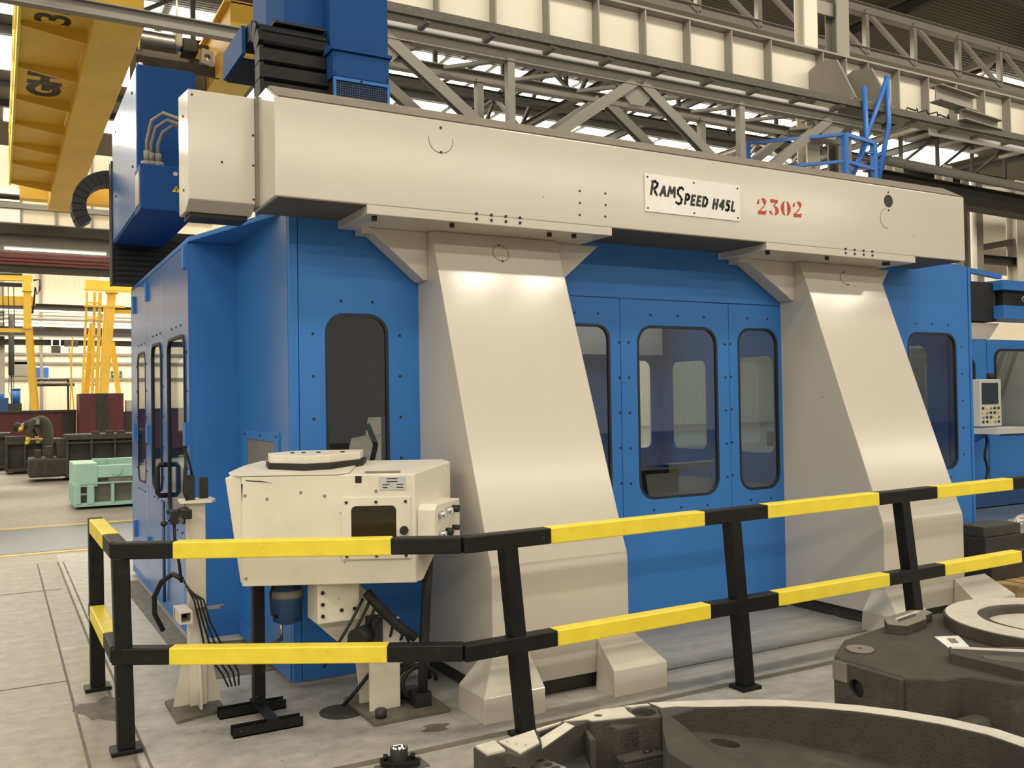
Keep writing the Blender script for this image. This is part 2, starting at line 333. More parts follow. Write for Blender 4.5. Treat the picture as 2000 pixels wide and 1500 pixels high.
wb = structure(MB().box(-22, 60, 45, 45.3, 0, 12).build('wall_back', 'wall'))
wr = structure(MB().box(48, 48.3, -26, 45, 0, 12).build('wall_right', 'wall'))
wu = structure(MB().box(-14, 9, 30.0, 30.12, 6.55, 9.2).build('wall_upper', 'wall'))
for i, x in enumerate((-1.3, -.35, .62, 1.55, 2.5, 3.4)):
    MB().bar((x, 29.97, 6.6), (x, 29.97, 9.1), .07, .05, (0, 1, 0)).build('mullion', 'galv', wu)
MB().box(-3, 6, 29.9, 30.0, 7.40, 7.55).build('panel_rail', 'galv', wu)
MB().box(-1.25, .60, 29.93, 29.99, 6.95, 7.36).build('panel', 'signwhite', wu)
MB().box(-1.25, .60, 29.93, 29.99, 7.58, 7.95).build('panel', 'signwhite', wu)
ce = structure(MB().box(-22, 60, -26, 50, 12.15, 12.35).build('ceiling', 'roof'))
def rooflights(x0, x1, y0, y1, n, frac=.86, z=12.10):
    st = (x1-x0)/n
    o = MB().box(x0, x0+st*frac, y0, y1, z, z+.04).build('rooflight_pane', 'sky', ce); p0 = (x0, y0, z)
    copies(o, [(x0+st*i, y0, z) for i in range(1, n)], ce, p0)
rooflights(-4, 38, 25.2, 27.6, 26)
rooflights(-10, 46, 29.4, 32.2, 30)
rooflights(27.5, 32.6, 18.5, 20.1, 3, .93)
rooflights(34, 46, 22.0, 23.2, 6)
rooflights(-6, 44, 36.5, 38.0, 24)
pur = None
for y in (14.6, 17.0, 20.5, 22.2, 24.0, 28.4, 33.4, 35.5):
    MB().ibar((-20, y, 12.02), (58, y, 12.02), .12, .22).build('purlin', 'darkstruct', ce)
for x in (3, 9, 15, 21, 27, 33, 39):
    MB().ibar((x, 13, 11.87), (x, 44, 11.87), .16, .28).build('rafter', 'darkstruct', ce)

# ------------------------------------------------------------------ roof lattice girders
def lattice(name, label, x0, n, st, y, z0, z1, mat, w=.10, flip=False):
    t = thing(name, label, 'roof truss', (x0, y, z0)); x1 = x0+n*st
    MB().ibar((x0, y, z0), (x1, y, z0), w*1.5, w*1.5).build('bottom_chord', mat, t)
    MB().ibar((x0, y, z1), (x1, y, z1), w*1.5, w*1.6).build('top_chord', mat, t)
    for i in range(n+1):
        x = x0+i*st; MB().bar((x, y, z0), (x, y, z1), w*.8).build('post', mat, t)
        if i < n:
            a, b = ((x, y, z1), (x+st, y, z0)) if not flip else ((x, y, z0), (x+st, y, z1))
            MB().bar(a, b, w*.62).build('diagonal', mat, t)
    return t
lattice('roof_truss', 'grey lattice roof truss nearest above the cream crane girder at top right', 10.2, 14, 1.86, 16.0, 10.40, 11.52, 'galv', .16)
lattice('roof_truss', 'dark lattice roof truss farther back between the rooflight rows', 2.0, 16, 2.1, 22.6, 10.2, 11.5, 'darkstruct', .14, True)
#lattice('roof_truss', 'dark lattice roof truss farthest back beyond the second rooflight row', 2.0, 16, 2.2, 27.6, 10.1, 11.5, 'darkstruct', .13)
def crosstruss(label, x, y0, y1, n, z0, z1, mat, w):
    t = thing('roof_truss', label, 'roof truss', (x, y0, z0)); st = (y1-y0)/n
    MB().ibar((x, y0, z0), (x, y1, z0), w*1.4, w*1.4).build('bottom_chord', mat, t)
    MB().ibar((x, y0, z1), (x, y1, z1), w*1.4, w*1.4).build('top_chord', mat, t)
    for i in range(n):
        MB().bar((x, y0+i*st, z0 if i % 2 else z1), (x, y0+(i+1)*st, z1 if i % 2 else z0), w*.7).build('diagonal', mat, t)
crosstruss('dark cross truss running away above the blue ram', 5.6, 13, 30, 12, 9.7, 11.3, 'darkstruct', .12)
crosstruss('dark cross truss running away over the sign plate', 13.9, 16.2, 32, 10, 9.9, 11.3, 'darkstruct', .14)
crosstruss('grey cross truss running away at the upper right corner', 25.2, 16.2, 32, 10, 10.0, 11.3, 'galv', .13)

# ------------------------------------------------------------------ crane runway behind the machine
YA = 12.0
rg = thing('crane_runway_girder', 'long cream plate girder with web stiffeners above the machine', 'crane girder', (14, YA, 7.05))
MB().box(.6, 34, YA, YA+.02, 7.07, 7.96).build('web', 'cream_struct', rg)
MB().box(.6, 34, YA-.19, YA+.2, 7.95, 7.985).build('top_flange', 'galv', rg)
MB().box(.6, 34, YA-.19, YA+.2, 7.04, 7.07).build('bottom_flange', 'galv', rg)
MB().box(.6, 34, YA-.035, YA+.035, 7.985, 8.04).build('crane_rail', 'darksteel', rg)
sx = [.9+.92*i for i in range(13)]+[13.24, 13.85, 14.45, 15.32, 16.2, 17.07, 17.99, 18.86]+[19.8+.93*i for i in range(14)]
s0 = MB().box(sx[0], sx[0]+.025, YA-.18, YA, 7.07, 7.95).build('stiffener', 'galv', rg)
copies(s0, [(x, 0, 0) for x in sx[1:]], rg, (sx[0], 0, 0))
bolts(rg, [(13.5+.12*i, YA-.001, 7.48+.1*j) for i in range(2) for j in range(4)], '-Y', .03, .03, 'galv')
ww = thing('inspection_walkway', 'dark grating walkway slung along the cream crane girder', 'walkway', (14, 11.3, 6.6))
MB().box(3.2, 30, 10.97, 11.18, 6.735, 6.775).build('grating', 'grate', ww)
MB().box(3.2, 30, 10.95, 10.975, 6.67, 6.79).build('edge_angle', 'grate', ww)
b0 = MB().bar((4.0, 11.0, 6.67), (4.0, 11.98, 6.67), .07, .07).build('bracket', 'galv', ww)
copies(b0, [(4.0+.98*i, 0, 0) for i in range(1, 26)], ww, (4.0, 0, 0))
MB().box(3.2, 13.0, 11.30, 11.33, 6.575, 6.70).build('white_strip', 'signwhite', ww)  # added white plate along the gap below the walkway
MB().box(15.5, 26, 11.30, 11.33, 6.575, 6.70).build('white_strip', 'signwhite', ww)

def vtruss(label, y, mat, far):
    t = thing('lattice_brace', label, 'lattice girder', (8.5, y, 5.0))
    MB().ibar((-4.0 if far else 3.3, y, 6.48), (14.0, y, 6.48), .14, .17).build('top_chord', mat, t)
    MB().ibar((4.3, y, 5.0), (14.0, y, 5.0), .14, .15).build('bottom_chord', mat, t)
    for x in (6.3, 10.6): MB().bar((x, y, 5.0), (x, y, 6.45), .11).build('post', mat, t)
    for a, b in ((4.4, 6.4), (8.45, 6.4), (8.6, 10.6), (12.65, 10.6)):
        MB().ibar((a, y, 6.45), (b, y, 5.02), .15, .12, .02, (0, 1, 0)).build('diagonal', mat, t)
    if not far:
        for x in (8.5, 4.4, 12.65): MB().prism([(x-.45, 6.43), (x+.45, 6.43), (x+.12, 6.1), (x-.12, 6.1)], y-.02, y+.02, 'XZ').build('gusset', mat, t)
        for i in range(9):
            x = 3.4+1.15*i; MB().bar((x+.75, y+.06, 6.50), (x, y+.86, 6.50), .08, .05).build('lacing', mat, t)
vtruss('grey lattice girder with sloping diagonals, the nearer one under the walkway', 11.2, 'galv', False)
vtruss('grey lattice girder standing just behind the nearer lattice girder', 12.15, 'galv', True)

hc = thing('hall_column', 'pale laced steel column carrying the cream crane girder beside the blue ladder', 'column', (13.9, 12.5, 0))
MB().ibar((13.5, 12.45, 0), (13.5, 12.45, 11.6), .34, .26, .03, (0, 1, 0)).build('leg', 'cream_struct', hc)
MB().ibar((14.35, 12.45, 0), (14.35, 12.45, 11.6), .34, .3, .03, (0, 1, 0)).build('leg', 'galv', hc)
for i in range(9): MB().box(13.6, 14.25, 12.40, 12.44, .6+1.2*i, .85+1.2*i).build('batten', 'galv', hc)
MB().ibar((13.5, 12.4, 5.9), (11.6, 11.4, 4.6), .2, .2).build('knee_brace', 'galv', hc)
br = thing('rail_bracket', 'flared steel bracket box seated under the cream crane girder', 'bracket', (13.6, 11.4, 6.7))
for x in (13.05, 13.95):
    MB().prism([(11.98, 6.82), (11.98, 7.62), (11.75, 7.70), (11.35, 7.62), (10.95, 6.82)], x, x+.05, 'YZ').build('side_plate', 'galv', br)
MB().prism([(13.05, 6.82), (13.95, 6.82), (13.85, 7.6), (13.15, 7.6)], 11.80, 11.84, 'XZ').build('back_plate', 'galv', br)
MB().box(12.95, 14.1, 10.98, 11.98, 6.78, 6.82).build('seat_plate', 'galv', br)
for i, (x, z, l, lab) in enumerate(((15.2, 7.10, 1.25, 'upper short steel channel offcut lying on the walkway right of the ladder'), (15.9, 6.79, 1.3, 'lower short steel channel offcut lying on the walkway right of the ladder'))):
    o = MB().ibar((x, 10.95, z+.12), (x+l, 11.05, z+.10), .24, .2 if i else .3, .02).build('channel_offcut', 'galv'); tag(o, lab, 'steel offcut')
o = MB().tube([(14.5+.1*i, 11.05+.06*math.sin(i*2.1), 6.81+.10*abs(math.sin(i*1.7))) for i in range(14)], .014, 6).build('loose_cable', 'rubber'); tag(o, 'loose black cable trailing along the grating walkway', 'cable')

# blue access ladder and landing
ld = thing('access_ladder', 'bright blue steel ladder and railed landing below the crane walkway', 'ladder', (13.1, 10.9, 5.0))
def rod(nm, pts, r=.035): MB().tube(pts, r, 8).build(nm, 'blueladder', ld)
rod('stile', [(13.21, 10.9, 7.02), (13.25, 10.9, 6.07), (12.62, 10.9, 5.0)], .045)
rod('stile', [(13.80, 10.9, 7.30), (13.83, 10.9, 6.45), (13.40, 10.9, 5.0)], .045)
rod('stay', [(13.80, 10.9, 7.25), (13.05, 10.9, 5.75)], .04)
for i in range(4): rod('rung', [(12.74+.14*i, 10.9, 5.15+.24*i), (13.42+.13*i, 10.9, 5.15+.24*i)], .022)
for x, y in ((12.52, 10.75), (13.42, 10.9), (11.4, 11.9)): MB().bar((x, y, 4.6), (x, y, 6.06), .09, .09).build('landing_post', 'blueladder', ld)
for z in (6.06, 5.60):
    MB().bar((12.52, 10.75, z), (13.42, 10.9, z), .07, .06).build('rail', 'blueladder', ld)
    MB().bar((12.52, 10.75, z), (11.4, 11.9, z), .06, .05).build('rail', 'blueladder', ld)
MB().prism([(12.5, 10.7), (13.5, 10.7), (13.5, 12.0), (11.3, 12.0)], 4.55, 4.6).build('landing', 'grate', ld)

# ------------------------------------------------------------------ yellow travelling bridge crane
bc = thing('bridge_crane', 'big yellow travelling bridge crane marked 35/20 at upper left', 'crane', (1.4, 18, 5.9))
MB().box(1.085, 1.652, 12.35, 24.9, 6.44, 7.75).build('girder', 'craneyellow', bc, .01)
gp = MB().box(.29, 1.08, 12.35, 23.35, 6.74, 6.77).build('side_platform', 'craneyellow', bc)
for y in (12.4, 13.6, 15.3, 16.9, 18.4, 19.95, 21.4, 23.3):
    MB().prism([(.27, 6.74), (1.085, 6.74), (1.085, 6.56), (.27, 6.68)], y-.025, y+.025, 'XZ').build('rib', 'craneyellow', bc)
MB().box(.255, .29, 12.35, 23.4, 6.66, 6.86).build('platform_edge', 'yellow', bc)
for z in (7.3, 7.85): MB().tube([(.27, 12.4, z), (.27, 23.4, z)], .025, 6).build('handrail', 'yellow', bc)
for i in range(8): MB().tube([(.27, 12.45+1.5*i, 6.8), (.27, 12.45+1.5*i, 7.85)], .025, 6).build('rail_post', 'yellow', bc)
MB().box(2.84, 3.40, 12.9, 24.3, 6.50, 7.25).build('girder', 'craneyellow', bc, .01)
MB().box(2.76, 3.48, 12.9, 24.3, 7.22, 7.26).build('top_flange', 'craneyellow', bc)
for y in (14.6, 14.95): MB().box(2.83, 2.845, y, y+.05, 6.5, 7.2).build('girder_stripe', 'panelgrey', bc)
MB().box(.5, 3.7, 24.91, 25.3, 6.7, 7.4).build('end_carriage', 'craneyellow', bc)
MB().box(1.15, 1.3, 21.0, 21.4, 6.46, 6.62).build('limit_switch', 'galv', bc)
MB().prism([(1.24, 18.05), (1.56, 17.9), (1.60, 18.2), (1.30, 18.35)], 6.445, 6.45).build('scuff_mark', 'galv', bc)

def glyphs(txt, offset=0.0):
    c = bpy.data.curves.new('text', 'FONT'); c.body = txt; c.size = 1; c.offset = offset; c.resolution_u = 4
    o = bpy.data.objects.new('text', c); COL.objects.link(o)
    dg = bpy.context.evaluated_depsgraph_get(); me = bpy.data.meshes.new_from_object(o.evaluated_get(dg))
    vs_ = [tuple(v.co) for v in me.vertices]; fs = [tuple(p.vertices) for p in me.polygons]
    bpy.data.objects.remove(o); bpy.data.curves.remove(c); bpy.data.meshes.remove(me)
    x0 = min(v[0] for v in vs_); x1 = max(v[0] for v in vs_); y0 = min(v[1] for v in vs_); y1 = max(v[1] for v in vs_)
    return [((v[0]-x0)/(x1-x0), (v[1]-y0)/(y1-y0)) for v in vs_], fs
def text_mesh(mb, txt, fn, offset=.02):
    # fn maps (u, v) in the unit box of the word to a world point
    vs_, fs = glyphs(txt, offset); mb.add([fn(u, v) for u, v in vs_], fs)
mb = MB(); text_mesh(mb, '35/20', lambda u, v: (.88-.44*v, 13.50-1.75*u, 6.735)); mb.build('lettering', 'ink', bc)
mb = MB(); text_mesh(mb, 'GH', lambda u, v: (.92-.50*v, 16.75-1.15*u, 6.735), .06); mb.build('lettering', 'ink', bc)

ho = thing('hoist_trolley', 'crane hoist trolley with grooved cable drum between the yellow girders', 'hoist', (2.3, 14.2, 6.5))
MB().box(1.75, 2.9, 13.95, 14.0, 6.50, 6.66).build('frame', 'darksteel', ho)
MB().box(1.75, 2.9, 14.6, 14.7, 6.50, 6.95).build('frame', 'galv', ho)
MB().box(1.85, 2.35, 13.97, 14.5, 6.66, 6.76).build('drum_cradle', 'galv', ho)
path = []; rad = []
for i in range(60):
    x = 1.82+.55*i/59; path.append((x, 14.2, 6.98)); rad.append(.15 if x < 2.08 else (.155 if i % 2 else .138))
MB().tube(path, rad, 20).build('cable_drum', 'steel', ho)
MB().box(2.40, 2.62, 14.0, 14.35, 6.85, 7.05).build('gearbox', 'darksteel', ho, .02)
MB().box(2.30, 2.40, 14.0, 14.3, 6.9, 7.3).build('end_plate', 'greybox', ho, .03)
MB().cyl((2.5, 14.15, 6.72), (2.75, 14.15, 6.72), .09, 14).build('motor', 'darksteel', ho)
MB().prism([(2.63, 6.68), (2.80, 6.64), (2.82, 6.86), (2.65, 6.90)], 13.9, 14.05, 'XZ', holes=[circle(2.725, 6.77, .05, 14)]).build('bearing_block', 'greybox', ho)
MB().tube([(2.35, 14.2, 6.84), (2.35, 14.2, 8.4)], .012, 6).build('hoist_rope', 'steel', ho)
MB().box(1.75, 2.9, 14.4, 14.5, 7.1, 7.13).build('tie_bar', 'darksteel', ho)

# ------------------------------------------------------------------ far crane runway (left background)
rb = thing('crane_runway_girder', 'grey crane girder with dark red conductor bars at far left', 'crane girder', (2, 24.7, 4.9))
MB().box(-12, 30, 24.60, 24.65, 4.95, 5.95).build('web', 'galv', rb)
MB().box(-12, 30, 24.35, 24.9, 5.93, 5.99).build('top_flange', 'galv', rb)
MB().box(-12, 30, 24.35, 24.9, 4.88, 4.95).build('bottom_flange', 'darkstruct', rb)
MB().box(-12, 30, 24.30, 24.36, 5.72, 5.95).build('rail_edge', 'darkstruct', rb)
for z in (5.10, 5.18, 5.26, 5.02): MB().box(-12, 30, 24.42, 24.47, z, z+.05).build('conductor_bar', 'redbar', rb)
tl = thing('strip_lamp', 'lit fluorescent strip lamp under the far crane girder at left', 'lamp', (1.2, 24.3, 5.33))
MB().box(.15, 2.34, 24.30, 24.36, 5.385, 5.42).build('housing', 'greybox', tl)
MB().cyl((.16, 24.30, 5.36), (2.33, 24.30, 5.36), .022, 8).build('tube', 'tube', tl)
o = MB().tube([(-3, 26, 6.92), (1.15, 26, 6.92)], .07, 8).build('black_pipe', 'rubber'); tag(o, 'thick black horizontal pipe just below the end of the yellow girder', 'pipe')

# ================================================================== THE MILLING MACHINE
mm = thing('gantry_milling_machine', 'large cream and blue gantry milling machine with sloping columns', 'milling machine', (4.4, 6.0, 0))
XL, XP0, XP1, YP, YB = 1.166, 1.492, 7.775, 5.333, 4.80
# --- long front beam
fb = MB().prism([(YB, 2.745), (YB, 3.27), (4.985, 3.37), (5.28, 3.37), (5.28, 2.745)], 1.278, 6.995, 'YZ').build('front_beam', 'white', mm, .006)
MB().prism([(YB+.006, 3.2755), (YB+.002, 3.2795), (4.98, 3.385), (5.28, 3.385), (5.28, 3.371), (4.985, 3.371)], 1.30, 6.985, 'YZ').build('beam_top_strip', 'darktan', mm)  # top strip in a darker tan than the beam front
def arc_line(cx, cz, r, a0, a1, y, parent, w=.004, fn=None, mat='panelgrey'):
    n = 24; P = []
    for i in range(n+1):
        a = math.radians(a0+(a1-a0)*i/n); P.append((cx+r*math.cos(a), y, cz+r*math.sin(a)))
    if fn: P = [fn(p) for p in P]
    MB().tube(P, w, 5).build('cover_seam', mat, parent)
arc_line(2.238, 3.158, .076, 170, 370, YB-.001, fb, .0022)
bolts(fb, [(2.238, YB, 3.228), (2.238, YB, 3.086)], '-Y', .008, .004)
arc_line(6.04, 3.02, .075, 100, 280, YB-.001, fb, .002)
bolts(fb, [(6.063, YB, 3.225), (6.063, YB, 3.085), (3.189, YB, 2.955), (3.384, YB, 2.958), (3.189, YB, 2.88), (3.384, YB, 2.885), (3.186, YB, 2.804), (3.38, YB, 2.811)], '-Y', .007, .004)
sub(MB().prism(circle(6.063, 3.157, .048, 24), YB-.004, YB+.02, 'XZ', holes=[circle(6.063, 3.157, .043, 24)]).build('hole_rim', 'darksteel', fb), 'dark rim of the round lifting hole')
MB().prism(circle(6.063, 3.157, .043, 24), YB-.002, YB+.0, 'XZ').build('hole_floor', 'castdark', fb)
MB().box(1.30, 6.97, YB+.03, 5.275, 2.738, 2.745).build('underside_shade_plate', 'underside', mm)  # added dark plate, shade below the beam put into its colour
# --- end cover left of the beam
ec = MB().prism([(5.15, 2.765), (5.15, 3.36), (5.45, 3.40), (5.45, 2.72), (5.25, 2.715)], .905, 1.262, 'YZ').build('beam_end_cover', 'white', mm, .005)
MB().box(.93, 1.24, 5.26, 5.44, 2.69, 2.716).build('brush_seal', 'rubber', ec)
MB().box(1.262, 1.278, 5.12, 5.30, 2.75, 3.36).build('joint_strip', 'panelgrey', ec)
bolts(ec, [(.925, 5.15, 3.33), (1.25, 5.15, 3.15), (1.25, 5.15, 2.98), (1.25, 5.15, 2.79), (1.08, 5.15, 2.98)], '-Y', .006, .004)
bolts(ec, [(.905, 5.30, 3.25), (.905, 5.30, 2.84)], '-X', .008, .004)
# --- mounting plates, columns, gussets, feet
def column(x0, x1, px0, px1, left_foot, right_foot, idx):
    mp = MB().box(px0, px1, YB-.002, 5.30, 2.692, 2.744).build('mounting_plate', 'white', mm, .003)
    bx = [x0+.15+.098*i for i in range(4)]
    bolts(mp, [(x, YB-.002, 2.719) for x in bx]+[(x, YB-.002, 2.750) for x in bx], '-Y', .009, .005)
    bolts(mp, [(px0+.06, YB+.05, 2.668), (x0+.02, YB+.06, 2.668), (x1-.2, YB+.08, 2.668), (px1-.25, YB+.06, 2.668)], '+Z', .016, .026)
    prof = [(5.11, 2.692), (4.425, .83), (4.397, .76), (4.39, .70), (4.39, .095), (5.33, .095), (5.33, 2.692)]
    co = MB().prism(prof, x0, x1, 'YZ').build('column', 'white', mm, .006)
    n = Vector((0, -.937, .35)); t = Vector((0, .35, .937)); o = Vector((x0+.455, 5.066, 2.575))-n*-.001
    arc_line(0, 0, .056, 100, 290 if idx else 430, 0, co, .0018, lambda p: tuple(o+Vector((1, 0, 0))*p[0]+t*p[2]+n*.002))
    for k in (-1, 1):
        a = o+t*.056*k; MB().cyl(a, a+n*.006, .006, 8).build('bolt', 'rubber', co)
    MB().box(x0+.04, x1-.03, 4.45, 5.33, 0, .094).build('plinth', 'castdark', mm)
    # triangular brackets under the plate
    for (a, b, zlow) in ((px0+.14, x0, 2.395), (x1, px1+.02, 2.40)):
        if a < x0:
            g = MB().prism([(a, 2.692), (b, 2.692), (b, zlow), (b-.03, zlow)], 5.17, 5.31, 'XZ').build('gusset', 'white', mm, .004)
            MB().box(a-.03, a+.05, 5.19, 5.31, 2.66, 2.70).build('gusset_toe', 'white', g)
        else:
            g = MB().prism([(a, 2.692), (b+.13, 2.692), (a+.02, zlow), (a, zlow)], 5.17, 5.31, 'XZ').build('gusset', 'white', mm, .004)
    # wedge feet
    fx0, fx1 = left_foot
    ft = MB(); zf, zt = .135, .275
    ft.add([(fx0, 4.19, 0), (fx1, 4.19, 0), (fx1, 4.40, 0), (x0, 4.40, 0), (fx0, 4.50, 0), (x0, 4.50, 0),
            (fx0, 4.19, zf), (fx1, 4.19, zf), (fx0, 4.49, zf), (x0, 4.388, zt+.01), (fx1+.02, 4.388, zt), (x0, 4.50, zt)],
           [(0, 1, 7, 6), (6, 7, 10, 9), (1, 2, 10, 7), (0, 6, 8, 4), (6, 9, 11, 8), (4, 8, 11, 5), (0, 4, 5, 3), (0, 3, 2, 1), (3, 9, 10, 2), (3, 5, 11, 9)])
    ft.build('foot', 'white', mm, .005)
    fx0, fx1 = right_foot
    MB().add([(fx0, 4.20, 0), (fx1, 4.20, 0), (fx1, 4.386, 0), (fx0, 4.386, 0), (fx0, 4.20, .147), (fx1, 4.20, .147), (fx0+.02, 4.386, .285), (fx1-.09, 4.386, .285), (fx1, 4.386, .147)],
             [(0, 3, 2, 1), (0, 1, 5, 4), (4, 5, 7, 6), (1, 2, 8, 5), (5, 8, 7), (0, 4, 6, 3), (3, 6, 7, 8, 2)]).build('foot', 'white', mm, .005)
column(2.31, 3.21, 1.785, 3.43, (2.152, 2.515), (2.965, 3.335), 0)
column(5.42, 6.30, 4.767, 6.367, (5.30, 5.62), (6.15, 6.62), 1)

# --- sign plate and stencilled number
sp = MB().box(3.694, 4.517, YB-.008, YB-.001, 2.872, 3.120).build('sign_plate', 'signwhite', mm)
sub(sp, 'white name plate reading RamSpeed H45L')
bolts(sp, [(3.715, YB-.008, 3.098), (4.105, YB-.008, 3.098), (4.495, YB-.008, 3.098), (3.715, YB-.008, 2.893), (4.105, YB-.008, 2.893), (4.495, YB-.008, 2.893)], '-Y', .006, .004)
LET = {  # brush strokes of each letter: points in the unit box
 'R': [[(.12, 0), (.2, 1)], [(.05, .92), (.5, 1), (.88, .86), (.86, .66), (.6, .5), (.22, .46)], [(.45, .48), (.68, .2), (.98, 0)]],
 'A': [[(.02, 0), (.5, 1)], [(.5, 1), (.92, 0)], [(.2, .34), (.8, .36)]],
 'M': [[(.04, 0), (.2, 1)], [(.2, 1), (.5, .35)], [(.5, .35), (.84, 1)], [(.84, 1), (.96, 0)]],
 'S': [[(.95, .88), (.7, 1), (.35, .97), (.12, .8), (.2, .6), (.6, .46), (.86, .3), (.78, .08), (.45, 0), (.02, .1)]],
 'P': [[(.12, 0), (.2, 1)], [(.05, .94), (.55, 1), (.9, .82), (.82, .58), (.5, .46), (.22, .46)]],
 'E': [[(.12, 0), (.2, 1)], [(.2, .96), (.92, .98)], [(.2, .5), (.78, .52)], [(.12, .04), (.9, .04)]],
 'D': [[(.12, 0), (.2, 1)], [(.06, .96), (.5, .98), (.88, .75), (.9, .4), (.6, .08), (.08, .04)]],
 'H': [[(.1, 0), (.24, 1)], [(.74, 0), (.9, 1)], [(.16, .48), (.84, .52)]],
 '4': [[(.68, 0), (.8, 1)], [(.7, .95), (.06, .34)], [(.06, .32), (1.0, .34)]],
 '5': [[(.92, .97), (.3, .97)], [(.3, .97), (.2, .56)], [(.2, .56), (.6, .62), (.86, .4), (.74, .1), (.4, 0), (.04, .08)]],
 'L': [[(.24, 1), (.12, .04)], [(.1, .05), (.88, .06)]]}
def word(txt, boxes, sh=.16, th=.0185):
    mb = MB()
    for ch, (x0, x1, z0, z1) in zip(txt, boxes):
        for k, st_ in enumerate(LET[ch]):
            P = [Vector((x0+(x1-x0)*u+sh*(z1-z0)*(v-.5), z0+(z1-z0)*v)) for u, v in st_]
            yy = YB-.0086-.0002*k
            for i in range(len(P)-1):
                a, b = P[i], P[i+1]; d = (b-a).normalized(); n = Vector((-d.y, d.x))*th*.5; e = d*th*.25
                q = [a-e-n, b+e-n, b+e+n, a-e+n]
                mb.add([(v.x, yy, v.y) for v in q], [(0, 1, 2, 3)])
    mb.build('lettering', 'ink', sp)
word('RAM', [(3.742, 3.800, 2.985, 3.075), (3.822, 3.870, 2.985, 3.048), (3.884, 3.945, 2.985, 3.05)])
word('SPEED', [(3.955, 4.010, 2.942, 3.055), (4.026, 4.066, 2.947, 3.015), (4.080, 4.116, 2.947, 3.012), (4.130, 4.166, 2.947, 3.01), (4.178, 4.224, 2.945, 3.01)])
word('H45L', [(4.270, 4.316, 2.938, 3.005), (4.330, 4.372, 2.938, 3.005), (4.386, 4.422, 2.936, 3.004), (4.438, 4.474, 2.936, 3.002)])
def stroke(mb, pts, x0, z0, w, h):
    # ribbon with changing width: pts are (u, v, half width) in the unit box of a digit
    L_, R_ = [], []
    for i, (u, v, hw) in enumerate(pts):
        a = pts[max(i-1, 0)]; b = pts[min(i+1, len(pts)-1)]; dx, dy = (b[0]-a[0])*w, (b[1]-a[1])*h; q = math.hypot(dx, dy) or 1
        nx, ny = -dy/q, dx/q; L_.append((x0+u*w+nx*hw*w, z0+v*h+ny*hw*w)); R_.append((x0+u*w-nx*hw*w, z0+v*h-ny*hw*w))
    n = len(pts); vs_ = [(x, YB-.0025, z) for x, z in L_]+[(x, YB-.0025, z) for x, z in R_]
    mb.add(vs_, [(i, i+1, n+i+1, n+i) for i in range(n-1)])
def arcs(cx, cy, rx, ry, a0, a1, wf, n=12):
    return [(cx+rx*math.cos(math.radians(a0+(a1-a0)*i/n)), cy+ry*math.sin(math.radians(a0+(a1-a0)*i/n)), wf(i/n)) for i in range(n+1)]
def digit(d, x0, z0, w, h):
    mb = MB(); bulge = lambda t: .03+.15*math.sin(PI*t)**1.5; thin = lambda t: .045
    if d == '0':
        stroke(mb, arcs(.5, .5, .34, .46, 105, 255, bulge), x0, z0, w, h); stroke(mb, arcs(.5, .5, .34, .46, -75, 75, bulge), x0, z0, w, h)
    if d == '2':
        stroke(mb, arcs(.45, .72, .33, .24, 200, 125, lambda t: .12-.09*t), x0, z0, w, h)
        stroke(mb, arcs(.48, .72, .32, .25, 95, -30, bulge), x0, z0, w, h)
        stroke(mb, [(.72, .55, .05), (.5, .38, .04), (.25, .22, .04)], x0, z0, w, h)
        stroke(mb, [(.08, .09, .13), (.5, .11, .13), (.80, .10, .13), (.92, .26, .05)], x0, z0, w, h)
    if d == '3':
        stroke(mb, [(.12, .9, .12), (.5, .9, .13), (.9, .92, .10)], x0, z0, w, h)
        stroke(mb, [(.82, .84, .04), (.62, .70, .04), (.42, .60, .04)], x0, z0, w, h)
        stroke(mb, arcs(.44, .30, .38, .27, 80, -75, bulge), x0, z0, w, h)
        stroke(mb, arcs(.44, .30, .34, .27, 255, 190, lambda t: .03+.10*t), x0, z0, w, h)
    return mb
for k, d in enumerate('2302'):
    sub(digit(d, 4.683+.116*k, 2.940+.003*k, .094, .112).build('stencilled_digit', 'red', mm), 'red stencilled digit '+d)

# --- blue enclosure, front
def window(par, x0, x1, z0, z1, r, y, pane='pane', sx=3, sz=5):
    MB().prism(rrect(x0, x1, z0, z1, r), y-.014, y+.012, 'XZ', holes=[rrect(x0+.018, x1-.018, z0+.018, z1-.018, r-.016)]).build('window_gasket', 'gasket', par)
    MB().prism(rrect(x0+.018, x1-.018, z0+.018, z1-.018, r-.016), y-.004, y+.002, 'XZ').build('window_pane', pane, par)
    m = .075; P = []
    for i in range(sz): zz = z0+(z1-z0)*(i+.5)/sz; P += [(x0-m, y-.012, zz), (x1+m, y-.012, zz)]
    for i in range(sx): xx = x0+(x1-x0)*(i+.5)/sx; P += [(xx, y-.012, z1+m), (xx, y-.012, z0-m)]
    bolts(par, P, '-Y', .008, .005)
def panel(nm, x0, x1, z0, z1, wins=(), mat='blue', y=YP, bev=.003):
    g = .002
    p = MB().prism(rect(x0+g, x1-g, z0+g, z1-g), y-.012, y+.03, 'XZ', holes=[rrect(a, b, c, d, r) for a, b, c, d, r, _ in wins]).build(nm, mat, mm, bev)
    for a, b, c, d, r, pn in wins: window(p, a, b, c, d, r, y, pn, 3 if b-a > .5 else 2)
    return p
panel('corner_post', XP0, 1.545, .03, 2.805)
panel('front_panel', 1.545, 2.32, .03, 2.805, [(1.705, 2.105, .93, 2.19, .12, 'panedark')])
panel('seam_post', 2.32, 2.345, .03, 2.4)
panel('header_panel', 3.21, 5.42, 2.366, 2.805)
panel('front_panel', 3.21, 3.86, .06, 2.364, [(3.38, 3.77, .93, 2.175, .10, 'pane')])
